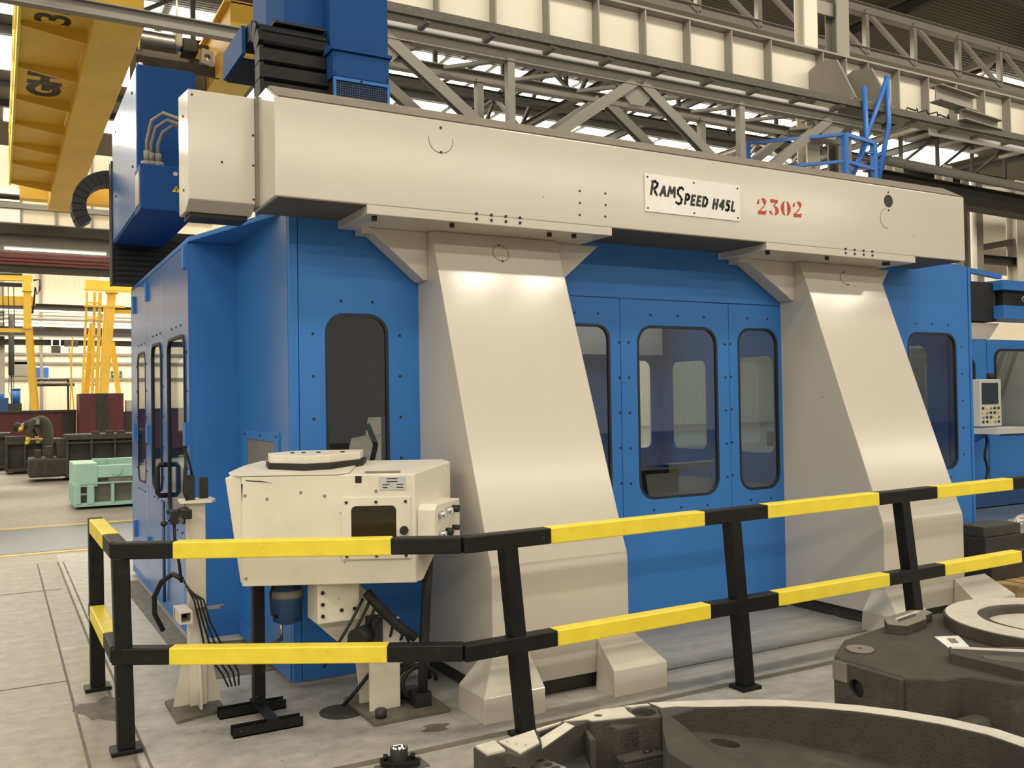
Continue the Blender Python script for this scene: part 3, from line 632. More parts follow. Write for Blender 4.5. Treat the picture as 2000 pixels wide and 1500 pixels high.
dp = panel('sliding_door', 3.86, 4.875, .06, 2.364, [(4.005, 4.757, .922, 2.178, .13, 'pane')])
panel('sliding_door', 4.875, 5.47, .06, 2.364, [(4.962, 5.38, .932, 2.182, .12, 'pane')])
MB().box(3.22, 5.41, YP-.03, YP+.03, .012, .058).build('door_track', 'bluedark', mm)
panel('front_panel', 6.30, XP1, .03, 2.812, [(6.93, 7.592, .975, 2.196, .12, 'pane')])
MB().box(XP1, XP1+.035, YP-.02, YP+.2, .0, 2.815).build('corner_post', 'blue', mm, .003)
rsp = MB().prism(rect(YP+.2, 9.8, .03, 2.80), XP1-.02, XP1+.03, 'YZ', holes=[rrect(a, b, 1.0, 2.12, .1) for a, b in ((5.75, 6.35), (6.6, 7.4), (7.75, 8.55), (8.9, 9.6))]).build('right_side_panel', 'blue', mm)
for a, b in ((5.75, 6.35), (6.6, 7.4), (7.75, 8.55), (8.9, 9.6)): MB().prism(rrect(a, b, 1.0, 2.12, .1), XP1, XP1+.006, 'YZ').build('window_pane', 'pane', rsp)
# --- blue enclosure, left return and recess
rs = MB().box(XP0, XP0+.03, YP+.03, 6.68, .03, 2.805).build('recess_side_panel', 'bluegloss', mm)
fr = MB().prism(rect(5.56, 6.47, .78, 1.475), XP0-.01, XP0, 'YZ', holes=[rect(5.66, 6.37, .86, 1.42)]).build('hatch_frame', 'blue', rs)
MB().prism(rect(5.66, 6.37, .86, 1.42), XP0-.004, XP0-.001, 'YZ').build('hatch_cover', 'panelgrey', rs)
bolts(rs, [(XP0-.01, 5.61, 1.45), (XP0-.01, 6.42, 1.45), (XP0-.01, 6.0, 1.45), (XP0-.01, 5.61, .82), (XP0-.01, 6.42, .82)], '-X', .008, .005)
MB().box(XP0-.006, XP0, YP+.03, 6.66, .03, .13).build('kick_strip', 'blue', rs)
rf = MB().box(XL+.02, XP0, 6.68, 6.71, .03, 2.79).build('recess_front_panel', 'blue', mm)
MB().box(XL+.03, XP0, 6.674, 6.68, .03, .12).build('kick_strip', 'blue', rf)
MB().prism([(XL, 6.68), (XP0+.03, YP+.05), (XP0+.03, 9.8), (XL, 9.8)], 2.792, 2.825).build('roof_plate', 'blue', mm, .003)
MB().prism([(XP0+.03, YP+.05), (XP1, YP+.05), (XP1, 9.8), (XP0+.03, 9.8)], 2.80, 2.82, holes=[rect(1.58, 7.4, 5.75, 9.3)]).build('roof_frame', 'blue', mm)
# --- left side doors
def side_panel(y0, y1, wy0, wy1, wz0, wz1, r, nm, gask):
    g = .003
    p = MB().prism(rect(y0+g, y1-g, .10, 2.785), XL, XL+.03, 'YZ', holes=[rrect(wy0, wy1, wz0, wz1, r)]).build(nm, 'bluegloss', mm)
    MB().prism(rrect(wy0, wy1, wz0, wz1, r), XL-(.012 if gask else .004), XL+.012, 'YZ', holes=[rrect(wy0+.02, wy1-.02, wz0+.02, wz1-.02, r-.015)]).build('window_gasket', 'gasket', p)
    MB().prism(rrect(wy0+.02, wy1-.02, wz0+.02, wz1-.02, r-.015), XL+.002, XL+.008, 'YZ').build('window_pane', 'pane', p)
    P = []
    for i in range(5): zz = wz0+(wz1-wz0)*(i+.5)/5; P += [(XL, wy0-.06, zz), (XL, wy1+.06, zz)]
    P += [(XL, (wy0+wy1)/2+k*.2, wz1+.07) for k in (-1, 0, 1)]+[(XL, (wy0+wy1)/2+k*.2, wz0-.07) for k in (-1, 0, 1)]
    bolts(p, P, '-X', .008, .005); return p
s1 = side_panel(6.70, 7.74, 6.83, 7.58, .80, 2.165, .12, 'side_door', True)
s2 = side_panel(7.74, 8.72, 7.90, 8.43, .95, 2.175, .12, 'side_door', True)
s3 = side_panel(8.72, 9.80, 8.85, 9.38, .95, 2.15, .10, 'side_panel', False)
for p, y, zs in ((s1, 6.79, (2.62, 1.37, .22)), (s2, 8.66, (2.58, 1.33, .35)), (s3, 9.55, (2.55, 1.33, .4))):
    for z in zs:
        h = MB().box(XL-.022, XL, y-.045, y+.045, z, z+.16).build('hinge', 'blue', p)
MB().tube([(XL, 7.66, 1.19), (XL-.06, 7.66, 1.19), (XL-.075, 7.66, 1.17), (XL-.075, 7.66, .97), (XL-.06, 7.66, .95), (XL, 7.66, .95)], .02, 8).build('door_handle', 'rubber', s1)
MB().box(XL+.0, XL+.03, 6.70, 9.8, .03, .10).build('side_plinth', 'blue', mm)
MB().cyl((XL-.02, 7.74, .1), (XL-.02, 7.74, .9), .012, 8).build('lock_rod', 'bluedark', mm)
MB().box(XL, XL+.03, 9.8, 9.83, .03, 2.79).build('rear_corner_post', 'blue', mm)
# --- rear wall with windows, floor pan and working table inside
bw = MB().prism(rect(XL, XP1, .03, 2.79), 9.80, 9.83, 'XZ', holes=[rrect(a, b, 1.0, 2.15, .1) for a, b in ((1.6, 2.4), (3.1, 3.9), (4.6, 5.3), (6.0, 6.5), (7.0, 7.6))]).build('rear_wall', 'blue', mm)
MB().box(XP0+.1, XP1-.1, 5.6, 9.7, .02, .18).build('floor_pan', 'darksteel', mm)
MB().box(2.6, 7.2, 6.9, 8.6, .18, .72).build('work_table', 'darksteel', mm)
tb = MB().box(4.9, 5.9, 7.2, 8.2, .72, .95).build('workpiece', 'cast', mm)
MB().box(2.5, 7.4, 9.3, 9.6, 2.2, 2.78).build('rear_beam', 'white', mm)
MB().box(6.8, 7.3, 6.2, 6.9, 1.15, 1.30).build('chip_tray', 'foil', mm)
MB().box(3.7, 4.5, 9.1, 9.6, .2, 1.75).build('cable_cabinet', 'bluedark', mm)
MB().box(5.15, 5.45, 9.05, 9.12, 1.05, 1.45).build('pendant', 'greybox', mm)
# --- ram with spindle head
rm = MB().prism([(1.669, 6.0), (2.0, 6.0), (2.0, 6.05), (2.08, 6.05), (2.08, 6.0), (2.40, 6.0), (2.40, 6.75), (1.669, 6.75), (1.60, 6.55), (1.60, 6.2)], 2.3, 5.6).build('ram', 'blueshade', mm, .004)
MB().box(1.935, 2.345, 5.86, 6.0, 3.90, 5.6).build('ram_cover', 'blueshade', mm, .004)
MB().box(1.66, 2.42, 5.95, 6.8, 1.55, 2.3).build('spindle_housing', 'castdark', mm, .03)
MB().tube([(2.03, 6.35, 1.55), (2.03, 6.35, 1.42), (2.03, 6.35, 1.40), (2.03, 6.35, 1.28), (2.03, 6.35, 1.27), (2.03, 6.35, 1.12)], [.30, .28, .18, .15, .07, .05], 24).build('spindle', 'castdark', mm)
MB().tube([(2.25, 6.1, 1.5), (2.29, 6.05, 1.36), (2.26, 6.05, 1.24), (2.15, 6.1, 1.15)], .02, 8).build('coolant_hose', 'rubber', mm)
MB().box(2.7, 3.05, 6.3, 6.34, 1.1, 1.42).build('wiring_box', 'greybox', mm)
vb = MB().box(1.875, 2.255, 5.62, 5.86, 3.735, 3.90).build('vent_box', 'blueshade', mm, .006)
MB().prism([(5.60, 3.90), (5.60, 3.92), (5.86, 4.0), (5.86, 3.90)], 1.86, 2.27, 'YZ').build('vent_box_lid', 'blueshade', vb)
gm = MB().box(1.885, 2.245, 5.63, 5.85, 3.42, 3.72).build('grille_backing', 'rubber', vb)
wires = MB()
for i in range(22): wires.bar((1.89+.016*i, 5.622, 3.42), (1.89+.016*i, 5.622, 3.715), .003)
for i in range(19): wires.bar((1.88, 5.622, 3.42+.0155*i), (2.25, 5.622, 3.42+.0155*i), .003)
wm = wires.build('grille_mesh', 'bluedark', vb); wm['kind'] = 'stuff'
MB().prism(rect(1.875, 2.255, 3.41, 3.73), 5.612, 5.63, 'XZ', holes=[rect(1.892, 2.238, 3.43, 3.71)]).build('grille_frame', 'blue', vb)
bolts(vb, [(1.89, 5.62, 3.76), (1.89, 5.62, 3.87), (2.06, 5.612, 3.72), (2.24, 5.62, 3.76)], '-Y', .008, .005)
# --- energy chain looping over beside the ram
CY, CZ, CR = 6.0, 3.86, .20
lk = []
def chain_pt(s_):
    # loop in the YZ plane: top run from behind, half turn, then down in front
    if s_ < .35: return (CY+.35-s_, CZ+CR, 0)
    a = (s_-.35)/CR
    if a < PI*.5: return (CY-CR*math.sin(a), CZ+CR*math.cos(a), a)
    return (CY-CR, CZ-(s_-.35-CR*PI*.5), PI*.5)
ln = .105
for i in range(10):
    y0, z0, a0 = chain_pt(ln*i); y1, z1, a1 = chain_pt(ln*(i+.93)); d = Vector((0, y1-y0, z1-z0)).normalized(); nrm = Vector((0, d.z, -d.y)) if True else None
    nn = Vector((0, -d.z, d.y)); nn = nn if nn.dot(Vector((0, (y0+y1)/2-CY, (z0+z1)/2-CZ))) > 0 else -nn
    a = Vector((0, y0, z0)); b = Vector((0, y1, z1)); p = MB()
    q = [a, b, b+nn*.045, b+nn*.06-d*.012, a+nn*.06+d*.012, a+nn*.045]
    p.prism([(v.y, v.z) for v in q], 1.462, 1.90, 'YZ'); p.build('chain_link', 'black', mm)
    e = MB().prism([(v.y, v.z) for v in (a-nn*.05, b-nn*.05, b+nn*.07, a+nn*.07)], 1.437, 1.462, 'YZ').build('chain_side_plate', 'black', mm)
MB().box(1.58, 1.92, 5.9, 6.3, 4.125, 4.14).build('chain_lid', 'rubber', mm)
tr = MB().box(1.405, 1.43, 6.06, 6.63, 3.944, 4.13).build('chain_trough_side', 'blueshade', mm)
MB().box(1.43, 1.95, 6.15, 6.63, 3.935, 3.95).build('chain_trough', 'rubber', mm)
MB().box(1.52, 1.62, 6.0, 6.2, 3.40, 3.72).build('trough_support', 'plate', mm)
# --- blue saddle cabinet over the left side
cb = MB().box(.978, 1.42, 7.75, 9.5, 3.20, 4.36).build('saddle_cabinet', 'blueshade', mm, .004)
MB().box(.970, .978, 7.77, 9.48, 3.22, 4.34).build('cabinet_side_cover', 'bluegloss', cb)
bolts(cb, [(.97, 8.0, 3.6), (.97, 9.2, 3.6), (.97, 8.0, 4.2), (.97, 9.2, 4.2)], '-X', .012, .006)
MB().cyl((1.02, 7.9, 4.36), (1.02, 7.9, 4.42), .03, 10).build('lifting_eye', 'steel', cb)
MB().box(.985, 2.6, 9.5, 9.75, 2.83, 3.35).build('bellows_cover', 'rubber', mm)
for i in range(9): MB().box(.978, 2.6, 9.49, 9.5, 2.85+.05*i, 2.87+.05*i).build('bellows_fold', 'black', mm)
MB().box(.96, .978, 9.5, 9.7, 2.82, 4.0).build('guide_post', 'rubber', mm)
jb = MB().box(.955, 1.30, 7.45, 7.75, 3.15, 3.50).build('junction_box', 'blueshade', mm, .008)
MB().box(.95, .956, 7.50, 7.70, 3.2, 3.45).build('box_handle', 'steel', jb)
MB().cyl((1.21, 7.45, 3.44), (1.21, 7.44, 3.44), .018, 12).build('lock', 'steel', jb)
MB().prism([(1.185, 3.30), (1.245, 3.30), (1.215, 3.35)], 7.443, 7.449, 'XZ').build('warning_label', 'warn', jb)
MB().prism([(1.212, 3.307), (1.222, 3.307), (1.216, 3.324), (1.222, 3.324), (1.211, 3.343), (1.213, 3.327), (1.207, 3.327)], 7.441, 7.443, 'XZ').build('warning_bolt', 'ink', jb)
for x, hgt, top in ((1.02, .12, .30), (1.10, .10, .18), (1.05, .10, .24)):
    MB().cyl((x, 7.55, 3.50), (x, 7.55, 3.54), .045, 8).cyl((x, 7.55, 3.54), (x, 7.55, 3.54+hgt*.7), .025, 10).build('cable_gland', 'galv', jb)
    z = 3.5+hgt
    MB().tube([(x, 7.55, z-.03), (x, 7.55, z+.08), (x+.03, 7.5, z+top*.5+.08), (x+.10, 7.4, z+top*.5+.12), (x+.22, 7.2, z+top*.4+.05), (x+.36, 7.0, z+top*.2)], .014, 8).build('cable', 'galv', jb)
# black energy chain at the far left behind the saddle cabinet
for i in range(11):
    a = math.radians(75+13*i); r0, r1 = .23, .36; cy, cz = (1.0, 3.63); b = a+math.radians(12)
    MB().prism([(cy+r0*math.cos(a), cz+r0*math.sin(a)), (cy+r1*math.cos(a), cz+r1*math.sin(a)), (cy+r1*math.cos(b), cz+r1*math.sin(b)), (cy+r0*math.cos(b), cz+r0*math.sin(b))], 9.85, 10.1, 'XZ').build('chain_link', 'rubber', mm)

# ================================================================== TOOL LOADER IN FRONT OF THE MACHINE
OX, OY, CA, SA = 1.077, 4.76, math.cos(math.radians(27)), math.sin(math.radians(27))
lf = lambda u, v, z: (OX+CA*u+SA*v, OY-SA*u+CA*v, z)
LL = .878
tlr = thing('tool_loader', 'worn beige tool loader box on a pedestal behind the yellow railing', 'tool loader', (1.6, 4.75, 0))
def loc(mb, nm, mat, par=None, bev=0): return mb.build(nm, mat, par or tlr, bev, lf)
UB, VB = 1.046, .443      # rear right corner: the right side flares outwards
zt_ = lambda v: 1.285+.068*v
lower = [(0, 0), (LL, 0), (LL+.03, .08), (.80, .30), (0, .30)]; upper = [(0, 0), (LL, 0), (UB, VB), (1.0, .55), (0, .55)]
vs0 = [(u, v, .73) for u, v in lower]+[(u, v, 1.0 if v > .1 else .73) for u, v in upper]+[(u, v, zt_(v)) for u, v in upper]
vs0[5] = (0, 0, .74); vs0[6] = (LL, 0, .74)
lb = loc(MB().add(vs0, [(4, 3, 2, 1, 0), (10, 11, 12, 13, 14), (0, 1, 6, 5), (1, 2, 7, 6), (2, 3, 8, 7), (3, 4, 9, 8), (4, 0, 5, 9), (5, 6, 11, 10), (6, 7, 12, 11), (7, 8, 13, 12), (8, 9, 14, 13), (9, 5, 10, 14)]), 'body', 'beige', None, .005)
loc(MB().prism([(-.085, 1.278), (-.055, 1.29), (.0, 1.29), (0, .735), (-.012, .75)], .015, .50, 'XZ'), 'end_cowl', 'beige', lb, .006)
loc(MB().prism([(-.088, .10), (-.06, .02), (0, -.004), (.50, -.004), (.54, .05), (.54, .545), (-.02, .545), (-.075, .35)], 1.288, 1.294, 'XY', fn=lambda u, v, z: (u, v, z+.068*v)), 'top_cover', 'beige', lb)
ld2 = loc(MB().prism([(.10, .20), (.30, .12), (.42, .16), (.56, .34), (.56, .48), (.20, .48), (.06, .34)], 1.332, 1.375, 'XY', fn=lambda u, v, z: (u, v, z+.03*v)), 'lid', 'beige', lb, .004)
loc(MB().prism([(.05, .33), (.095, .19), (.30, .105), (.43, .145), (.575, .335), (.575, .49), (.19, .49)], 1.295, 1.331, 'XY', fn=lambda u, v, z: (u, v, z+.03*v)), 'lid_seal', 'rubber', lb)
bolts(lb, [lf(u, .3, 1.384) for u in (.2, .26, .34, .47)], '+Z', .012, .006)
hd = loc(MB().prism(rect(.505, .855, .855, 1.17), -.008, 0, 'XZ', holes=[rrect(.554, .782, .885, 1.125, .025)]), 'hatch', 'beige', lb, .002)
loc(MB().prism(rrect(.554, .782, .885, 1.125, .025), -.003, -.001, 'XZ'), 'hatch_window', 'darkglass', lb)
for u in (.53, .68, .83):
    for z in (.872, 1.145): loc(MB().cyl((u, -.008, z), (u, -.013, z), .008, 8), 'bolt', 'rubber', lb)
loc(MB().cyl((.822, -.008, 1.0), (.822, -.035, 1.0), .022, 12), 'hatch_knob', 'rubber', lb)
for z in (.9, 1.12): loc(MB().box(.495, .507, -.01, 0, z-.025, z+.025), 'hinge', 'beige', lb)
npl = loc(MB().box(.697, .83, -.005, 0, 1.205, 1.272), 'nameplate', 'plate', lb)
lt = MB()
for (z, u0, u1) in ((1.262, .735, .79), (1.247, .735, .79), (1.232, .715, .75), (1.232, .785, .82), (1.217, .715, .74), (1.217, .785, .82)): lt.box(u0, u1, -.0056, -.005, z-.0025, z+.0025)
loc(lt, 'engraved_lines', 'ink', lb)
loc(MB().box(.576, .608, -.003, 0, 1.243, 1.278), 'square_opening', 'ink', lb)
loc(MB().box(.62, .80, .035, .075, 1.289, 1.2965), 'top_slot', 'panelgrey', lb)
loc(MB().prism([(.0, 1.25), (.008, 1.25), (.004, 1.15)], -.002, -.0005, 'XZ'), 'edge_gap', 'ink', lb)
loc(MB().prism([(.02, 1.268), (.10, 1.262), (.16, 1.25), (.11, 1.256), (.03, 1.262)], -.002, -.0005, 'XZ'), 'paint_chip', 'ink', lb)
for u, z in ((.02, 1.19), (.13, 1.17), (.42, 1.18), (.68, 1.20), (.02, .77), (.30, 1.20)): loc(MB().cyl((u, 0, z), (u, -.004, z), .008, 8), 'screw', 'steel', lb)
sd, sn = (.355, .935), (.935, -.355)      # along and out of the flared right side
sf = lambda t, o, z: (LL+sd[0]*t+sn[0]*o, sd[1]*t+sn[1]*o, z)
cbx = MB().prism([(.02, .875), (.02, 1.10), (.05, 1.125), (.36, 1.125), (.36, .875)], .001, .10, 'YZ', fn=lambda w, t, z: sf(t, w, z)).build('control_box', 'beige', tlr, .005, lf)
for t, z, r, mt in ((.08, 1.07, .018, 'chrome'), (.17, 1.08, .018, 'chrome'), (.26, 1.08, .02, 'rubber'), (.08, .97, .016, 'chrome'), (.17, .97, .02, 'rubber'), (.26, .98, .014, 'rubber')):
    MB().cyl(sf(t, .10, z), sf(t, .135, z), r, 12).build('button', mt, cbx, 0, lf)
# pedestal
MB().box(1.665, 2.095, 4.47, 4.95, 0, .025).build('base_plate', 'trench', tlr, .004)
MB().ibar((1.79, 4.72, .025), (1.79, 4.72, .50), .17, .17, .014, (0, 1, 0)).build('pedestal', 'beige', tlr)
MB().prism([(1.427, .73), (1.425, .526), (1.681, .282), (1.70, .12), (1.87, .12), (1.90, .13), (2.10, .13), (2.064, .314), (1.643, .73)], 4.78, 4.80, 'XZ').build('bracket_plate', 'beige', tlr)
MB().box(1.425, 1.65, 4.62, 4.80, .52, .73).build('bracket_box', 'beige', tlr, .006)
for x, z in ((1.45, .68), (1.45, .62), (1.45, .56), (1.55, .58), (1.62, .58)): MB().cyl((x, 4.62, z), (x, 4.612, z), .01, 8).build('bolt', 'rubber', tlr)
MB().cyl((1.72, 4.52, .025), (1.72, 4.52, .07), .03, 6).build('anchor_nut', 'darksteel', tlr)
mt = MB().tube([(1.345, 4.9, .73), (1.345, 4.9, .66), (1.345, 4.9, .655), (1.345, 4.9, .61), (1.345, 4.9, .60), (1.345, 4.9, .50), (1.345, 4.9, .48)], [.075, .075, .085, .085, .078, .078, .03], 20).build('motor', 'bluedark', tlr)
MB().tube([(1.345, 4.9, .665), (1.345, 4.9, .625)], .0865, 20).build('motor_band', 'galv', mt)
MB().tube([(1.26, 4.86, .70), (1.24, 4.84, .66), (1.25, 4.85, .55), (1.28, 4.86, .53)], .008, 6).build('motor_cable', 'rubber', mt)
MB().tube([(1.30, 4.86, .50), (1.30, 4.86, .42)], .008, 6).cyl((1.30, 4.86, .415), (1.20, 4.80, .39), .012, 8).build('crank_handle', 'steel', tlr)
# hydraulic valve and hose bundle on the pedestal
MB().box(1.70, 1.76, 4.58, 4.68, .36, .52).build('valve_block', 'rubber', tlr)
MB().cyl((1.60, 4.55, .44), (1.69, 4.62, .44), .05, 14).build('valve', 'rubber', tlr)
MB().tube([(1.68, 4.60, .66), (1.74, 4.58, .58), (1.84, 4.56, .47), (1.93, 4.55, .40)], .026, 8).build('hose_bundle', 'rubber', tlr)
random.seed(5)
for k in range(7):
    a = Vector((1.66+.03*k, 4.60-.01*k, .63-.02*k)); b = Vector((1.45+.09*k, 4.62+.02*k, .30+.03*(k % 3)))
    m1 = (a+b)/2+Vector((random.uniform(-.06, .06), -.05, random.uniform(-.09, .08)))
    P = [a*(1-t)**2+m1*2*t*(1-t)+b*t*t for t in [i/8 for i in range(9)]]
    MB().tube(P, .008, 6).build('hose', 'rubber', tlr)
for k in range(3):
    P = [(1.95+.10*math.cos(t)+.02*k, 4.72-.04*k, .13+.09*math.sin(t)) for t in [i*2*PI/16 for i in range(14)]]
    MB().tube(P, .012, 6).build('coiled_cable', 'rubber', tlr)
MB().tube([(2.02, 4.55, .90), (2.00, 4.56, .6), (1.985, 4.57, .3), (1.98, 4.58, .06)], .028, 8).build('conduit', 'rubber', tlr)
MB().box(1.93, 2.02, 4.55, 4.65, .025, .10).build('conduit_shoe', 'rubber', tlr)
MB().tube([(1.62, 4.82, .02), (1.68, 4.78, .10), (1.75, 4.74, .20), (1.76, 4.70, .33)], .012, 6).build('drain_hose', 'rubber', tlr)
# black stand under the left end
MB().box(1.178, 1.238, 4.95, 5.01, .06, .73).build('stand_post', 'black', tlr, .003)
for y0 in (4.68, 5.0):
    f = MB(); 
    for dy in (0, .06):
        f.box(1.01, 1.36, y0+dy, y0+dy+.008, 0, .05)
    f.box(1.01, 1.36, y0, y0+.068, 0, .008); f.build('stand_foot', 'black', tlr)
MB().box(1.18, 1.235, 4.68, 5.07, .05, .065).build('stand_cross_bar', 'black', tlr)

# ================================================================== SENSOR POST
spo = thing('sensor_post', 'beige steel post with switches on top and a gusseted base plate', 'post', (.95, 5.30, 0))
MB().prism([(.80, 5.43), (.805, 5.05), (1.065, 5.12), (1.06, 5.56)], 0, .018).build('base_plate', 'trench', spo, .002)
MB().box(.905, .995, 5.25, 5.34, .018, 1.12).build('post', 'beige', spo, .004)
for sx_, sy_ in ((0, -1), (0, 1), (-1, 0), (1, 0)):
    cx, cy = .95+.045*sx_, 5.295+.045*sy_; a = Vector((cx, cy, .018)); d = Vector((sx_, sy_, 0)); s = Vector((-sy_, sx_, 0))*.006
    b = [a, a+d*.08, a+d*.02+Vector((0, 0, .30)), a+Vector((0, 0, .32))]
    vs_ = [tuple(p-s) for p in b]+[tuple(p+s) for p in b]
    MB().add(vs_, [(0, 1, 2, 3), (7, 6, 5, 4), (0, 4, 5, 1), (1, 5, 6, 2), (2, 6, 7, 3), (3, 7, 4, 0)]).build('gusset', 'beige', spo)
MB().prism([(.86, 5.22), (1.02, 5.20), (1.05, 5.26), (1.05, 5.38), (.87, 5.38)], 1.12, 1.135).build('top_plate', 'beige', spo)
MB().box(.895, .94, 5.25, 5.29, 1.135, 1.27).build('sensor', 'rubber', spo)
MB().box(.975, 1.02, 5.30, 5.34, 1.135, 1.25).build('sensor', 'rubber', spo)
MB().box(.86, .905, 5.14, 5.30, 1.045, 1.095).build('valve_body', 'rubber', spo, .004)
MB().box(.80, .84, 5.16, 5.21, 1.02, 1.09).build('valve_switch', 'rubber', spo)
MB().tube([(.80, 5.18, 1.045), (.765, 5.16, 1.035)], .006, 6).build('lever', 'steel', spo)
MB().tube([(.765-.018+.036*i/6, 5.16, 1.03) for i in range(7)], [.003, .012, .017, .019, .017, .012, .003], 12).build('lever_knob', 'rubber', spo)
MB().box(.80, .90, 5.27, 5.32, 1.065, 1.085).build('valve_arm', 'rubber', spo)
MB().prism(rect(.83, .895, .50, .565), 5.10, 5.30, 'XZ', holes=[rect(.838, .887, .508, .557)]).build('square_tube', 'beige', spo)
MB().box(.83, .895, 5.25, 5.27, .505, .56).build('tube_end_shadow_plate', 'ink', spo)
MB().bar((.95, 5.25, .54), (1.06, 5.16, .56), .05, .012).build('side_flat', 'galv', spo)
MB().tube([(.93, 5.27, 1.27), (.90, 5.26, 1.40), (.885, 5.24, 1.30), (.88, 5.24, 1.18), (.90, 5.23, 1.12)], .007, 6).build('sensor_cable', 'rubber', spo)
MB().tube([(.82, 5.18, 1.02), (.825, 5.2, .93), (.85, 5.22, .80), (.86, 5.22, .70)], .009, 6).build('sensor_cable', 'rubber', spo)
P = [(.86, 5.21, .72), (.83, 5.3, .735), (.78, 5.36, .69), (.75, 5.42, .60), (.755, 5.45, .50), (.80, 5.46, .40)]
MB().tube(P, .014, 8).build('corrugated_hose', 'rubber', spo)
for k in range(4):
    P = [(.865+.008*k, 5.20, .72-.02*k), (.92+.016*k, 5.19, .60), (.945+.018*k, 5.18, .48), (.97+.028*k, 5.2, .36), (1.03+.034*k, 5.3, .24), (1.11+.03*k, 5.42, .12), (1.16+.02*k, 5.5, .02)]
    MB().tube(P, .0055, 6).build('hose', 'rubber', spo)

# ================================================================== YELLOW AND BLACK RAILING
gr = thing('guard_rail', 'black steel guard railing with yellow sleeves in front of the machine', 'railing', (2.8, 4.2, 0))
T = .078
def lerp(a, b, t): return tuple(a[i]+(b[i]-a[i])*t for i in range(3))
def rail(a, b, yel, z_is_top=True):
    a = (a[0], a[1], a[2]-T/2); b = (b[0], b[1], b[2]-T/2); cuts = [0]+[c for y in yel for c in y]+[1]
    for i in range(len(cuts)-1):
        if cuts[i+1]-cuts[i] < .002: continue
        ye = i % 2 == 1; e = .003 if ye else 0
        MB().bar(lerp(a, b, cuts[i]), lerp(a, b, cuts[i+1]), T+e, T+e).build('yellow_sleeve' if ye else 'black_rail', 'yellow' if ye else 'black', gr, .006)
def fpost(top, base, pl=True, name='post'):
    MB().bar(base, top, T, T, (0, 1, 0)).build(name, 'black', gr, .005)
    if pl: MB().box(base[0]-.07, base[0]+.07, base[1]-.06, base[1]+.06, 0, .022).build('base_plate', 'black', gr, .003)
A1, B1, K1 = (.50, 5.95), (.505, 4.80), (1.93, 3.965)
for z, yf in ((1.0, (.178, .80)), (.5, (.165, .785))):
    rail((A1[0], A1[1]+.03, z), (B1[0], B1[1]+.02, z), [(.10, .72)])
    rail((B1[0]-.02, B1[1]+.01, z), (K1[0], K1[1], z+.008 if z > .9 else z), [yf])
for z0, z1, ys in ((1.008, 1.064, ((2.40, 3.39), (3.86, 4.80), (5.36, 6.17))), (.497, .552, ((2.43, 3.42), (3.93, 4.88), (5.42, 6.25)))):
    x0, x1 = K1[0]-.01, 7.2
    rail((x0, 3.957, z0), (x1, 3.95, z1), [((a-x0)/(x1-x0), (b-x0)/(x1-x0)) for a, b in ys])
fpost((.50, 5.94, .93), (.505, 5.93, .02)); fpost((.51, 4.79, .93), (.53, 4.79, .02))
fpost((2.17, 3.957, .94), (2.262, 3.965, .02)); fpost((3.615, 3.955, .96), (3.69, 3.95, .02)); fpost((5.05, 3.955, .97), (5.20, 3.96, .02)); fpost((6.85, 3.95, .98), (7.0, 3.96, .02))

# ================================================================== FOREGROUND CASTINGS
ZT = .45
fc = thing('machined_casting', 'big dark iron casting with a bright curved machined rim at bottom right', 'casting', (2.4, 2.2, 0))
outer = [(2.235, 2.932), (2.389, 2.863), (2.572, 2.771), (2.70, 2.68), (2.798, 2.587), (2.90, 2.48), (2.984, 2.36), (3.055, 2.22), (3.105, 2.05), (3.10, 1.88), (3.0, 1.68), (2.8, 1.52), (2.45, 1.47), (2.1, 1.7), (1.95, 2.1), (1.98, 2.5), (2.10, 2.68), (2.185, 2.79), (2.225, 2.86)]
inner = [(2.218, 2.78), (2.29, 2.786), (2.36, 2.80), (2.44, 2.752), (2.551, 2.695), (2.66, 2.622), (2.75, 2.54), (2.84, 2.44), (2.92, 2.32), (2.985, 2.19), (3.03, 2.04), (3.025, 1.90), (2.94, 1.74), (2.77, 1.60), (2.5, 1.56), (2.22, 1.75), (2.10, 2.1), (2.12, 2.45), (2.19, 2.66)]
MB().prism(outer, .04, ZT, holes=[inner]).build('body', 'cast', fc, .006)
MB().prism(outer[:13]+inner[2:15][::-1]+[(2.30, 2.845), (2.24, 2.862)], ZT, ZT+.003).build('machined_rim', 'machined', fc)
MB().prism([(x*.985+.037, y*.985+.033) for x, y in outer], .30, .36, holes=[circle(2.37, 2.65, .055, 24)], fn=lambda x, y, z: (x, y, z-.15*(x-2.35))).build('pocket_floor', 'cast', fc)
MB().prism(circle(2.37, 2.65, .065, 24), .20, .30, holes=[circle(2.37, 2.65, .054, 24)]).build('bore', 'castdark', fc)
arm = [(1.44, 2.895), (1.53, 2.90), (1.71, 2.926), (1.835, 2.945), (2.03, 2.977), (2.14, 2.960), (2.232, 2.935), (2.232, 2.88), (2.19, 2.80), (2.12, 2.825), (2.10, 2.838), (1.93, 2.885), (1.92, 2.91), (1.82, 2.925), (1.71, 2.90), (1.66, 2.795), (1.545, 2.745), (1.515, 2.79), (1.44, 2.795)]
MB().prism(arm, .04, ZT-.004, holes=[circle(2.165, 2.876, .046, 24)]).build('arm', 'cast', fc, .004)
MB().prism([(1.838, 2.940), (2.03, 2.973), (2.13, 2.955), (2.108, 2.90), (2.10, 2.842), (1.935, 2.889), (1.926, 2.913)], ZT-.004, ZT, holes=[circle(1.987, 2.925, .017, 14)]).build('machined_face', 'machined', fc)
MB().prism([(1.536, 2.886), (1.70, 2.918), (1.652, 2.80), (1.548, 2.752)], ZT-.004, ZT+.001, holes=[circle(1.575, 2.83, .006, 8), circle(1.60, 2.805, .006, 8), circle(1.56, 2.865, .006, 8)]).build('machined_face', 'machined', fc)
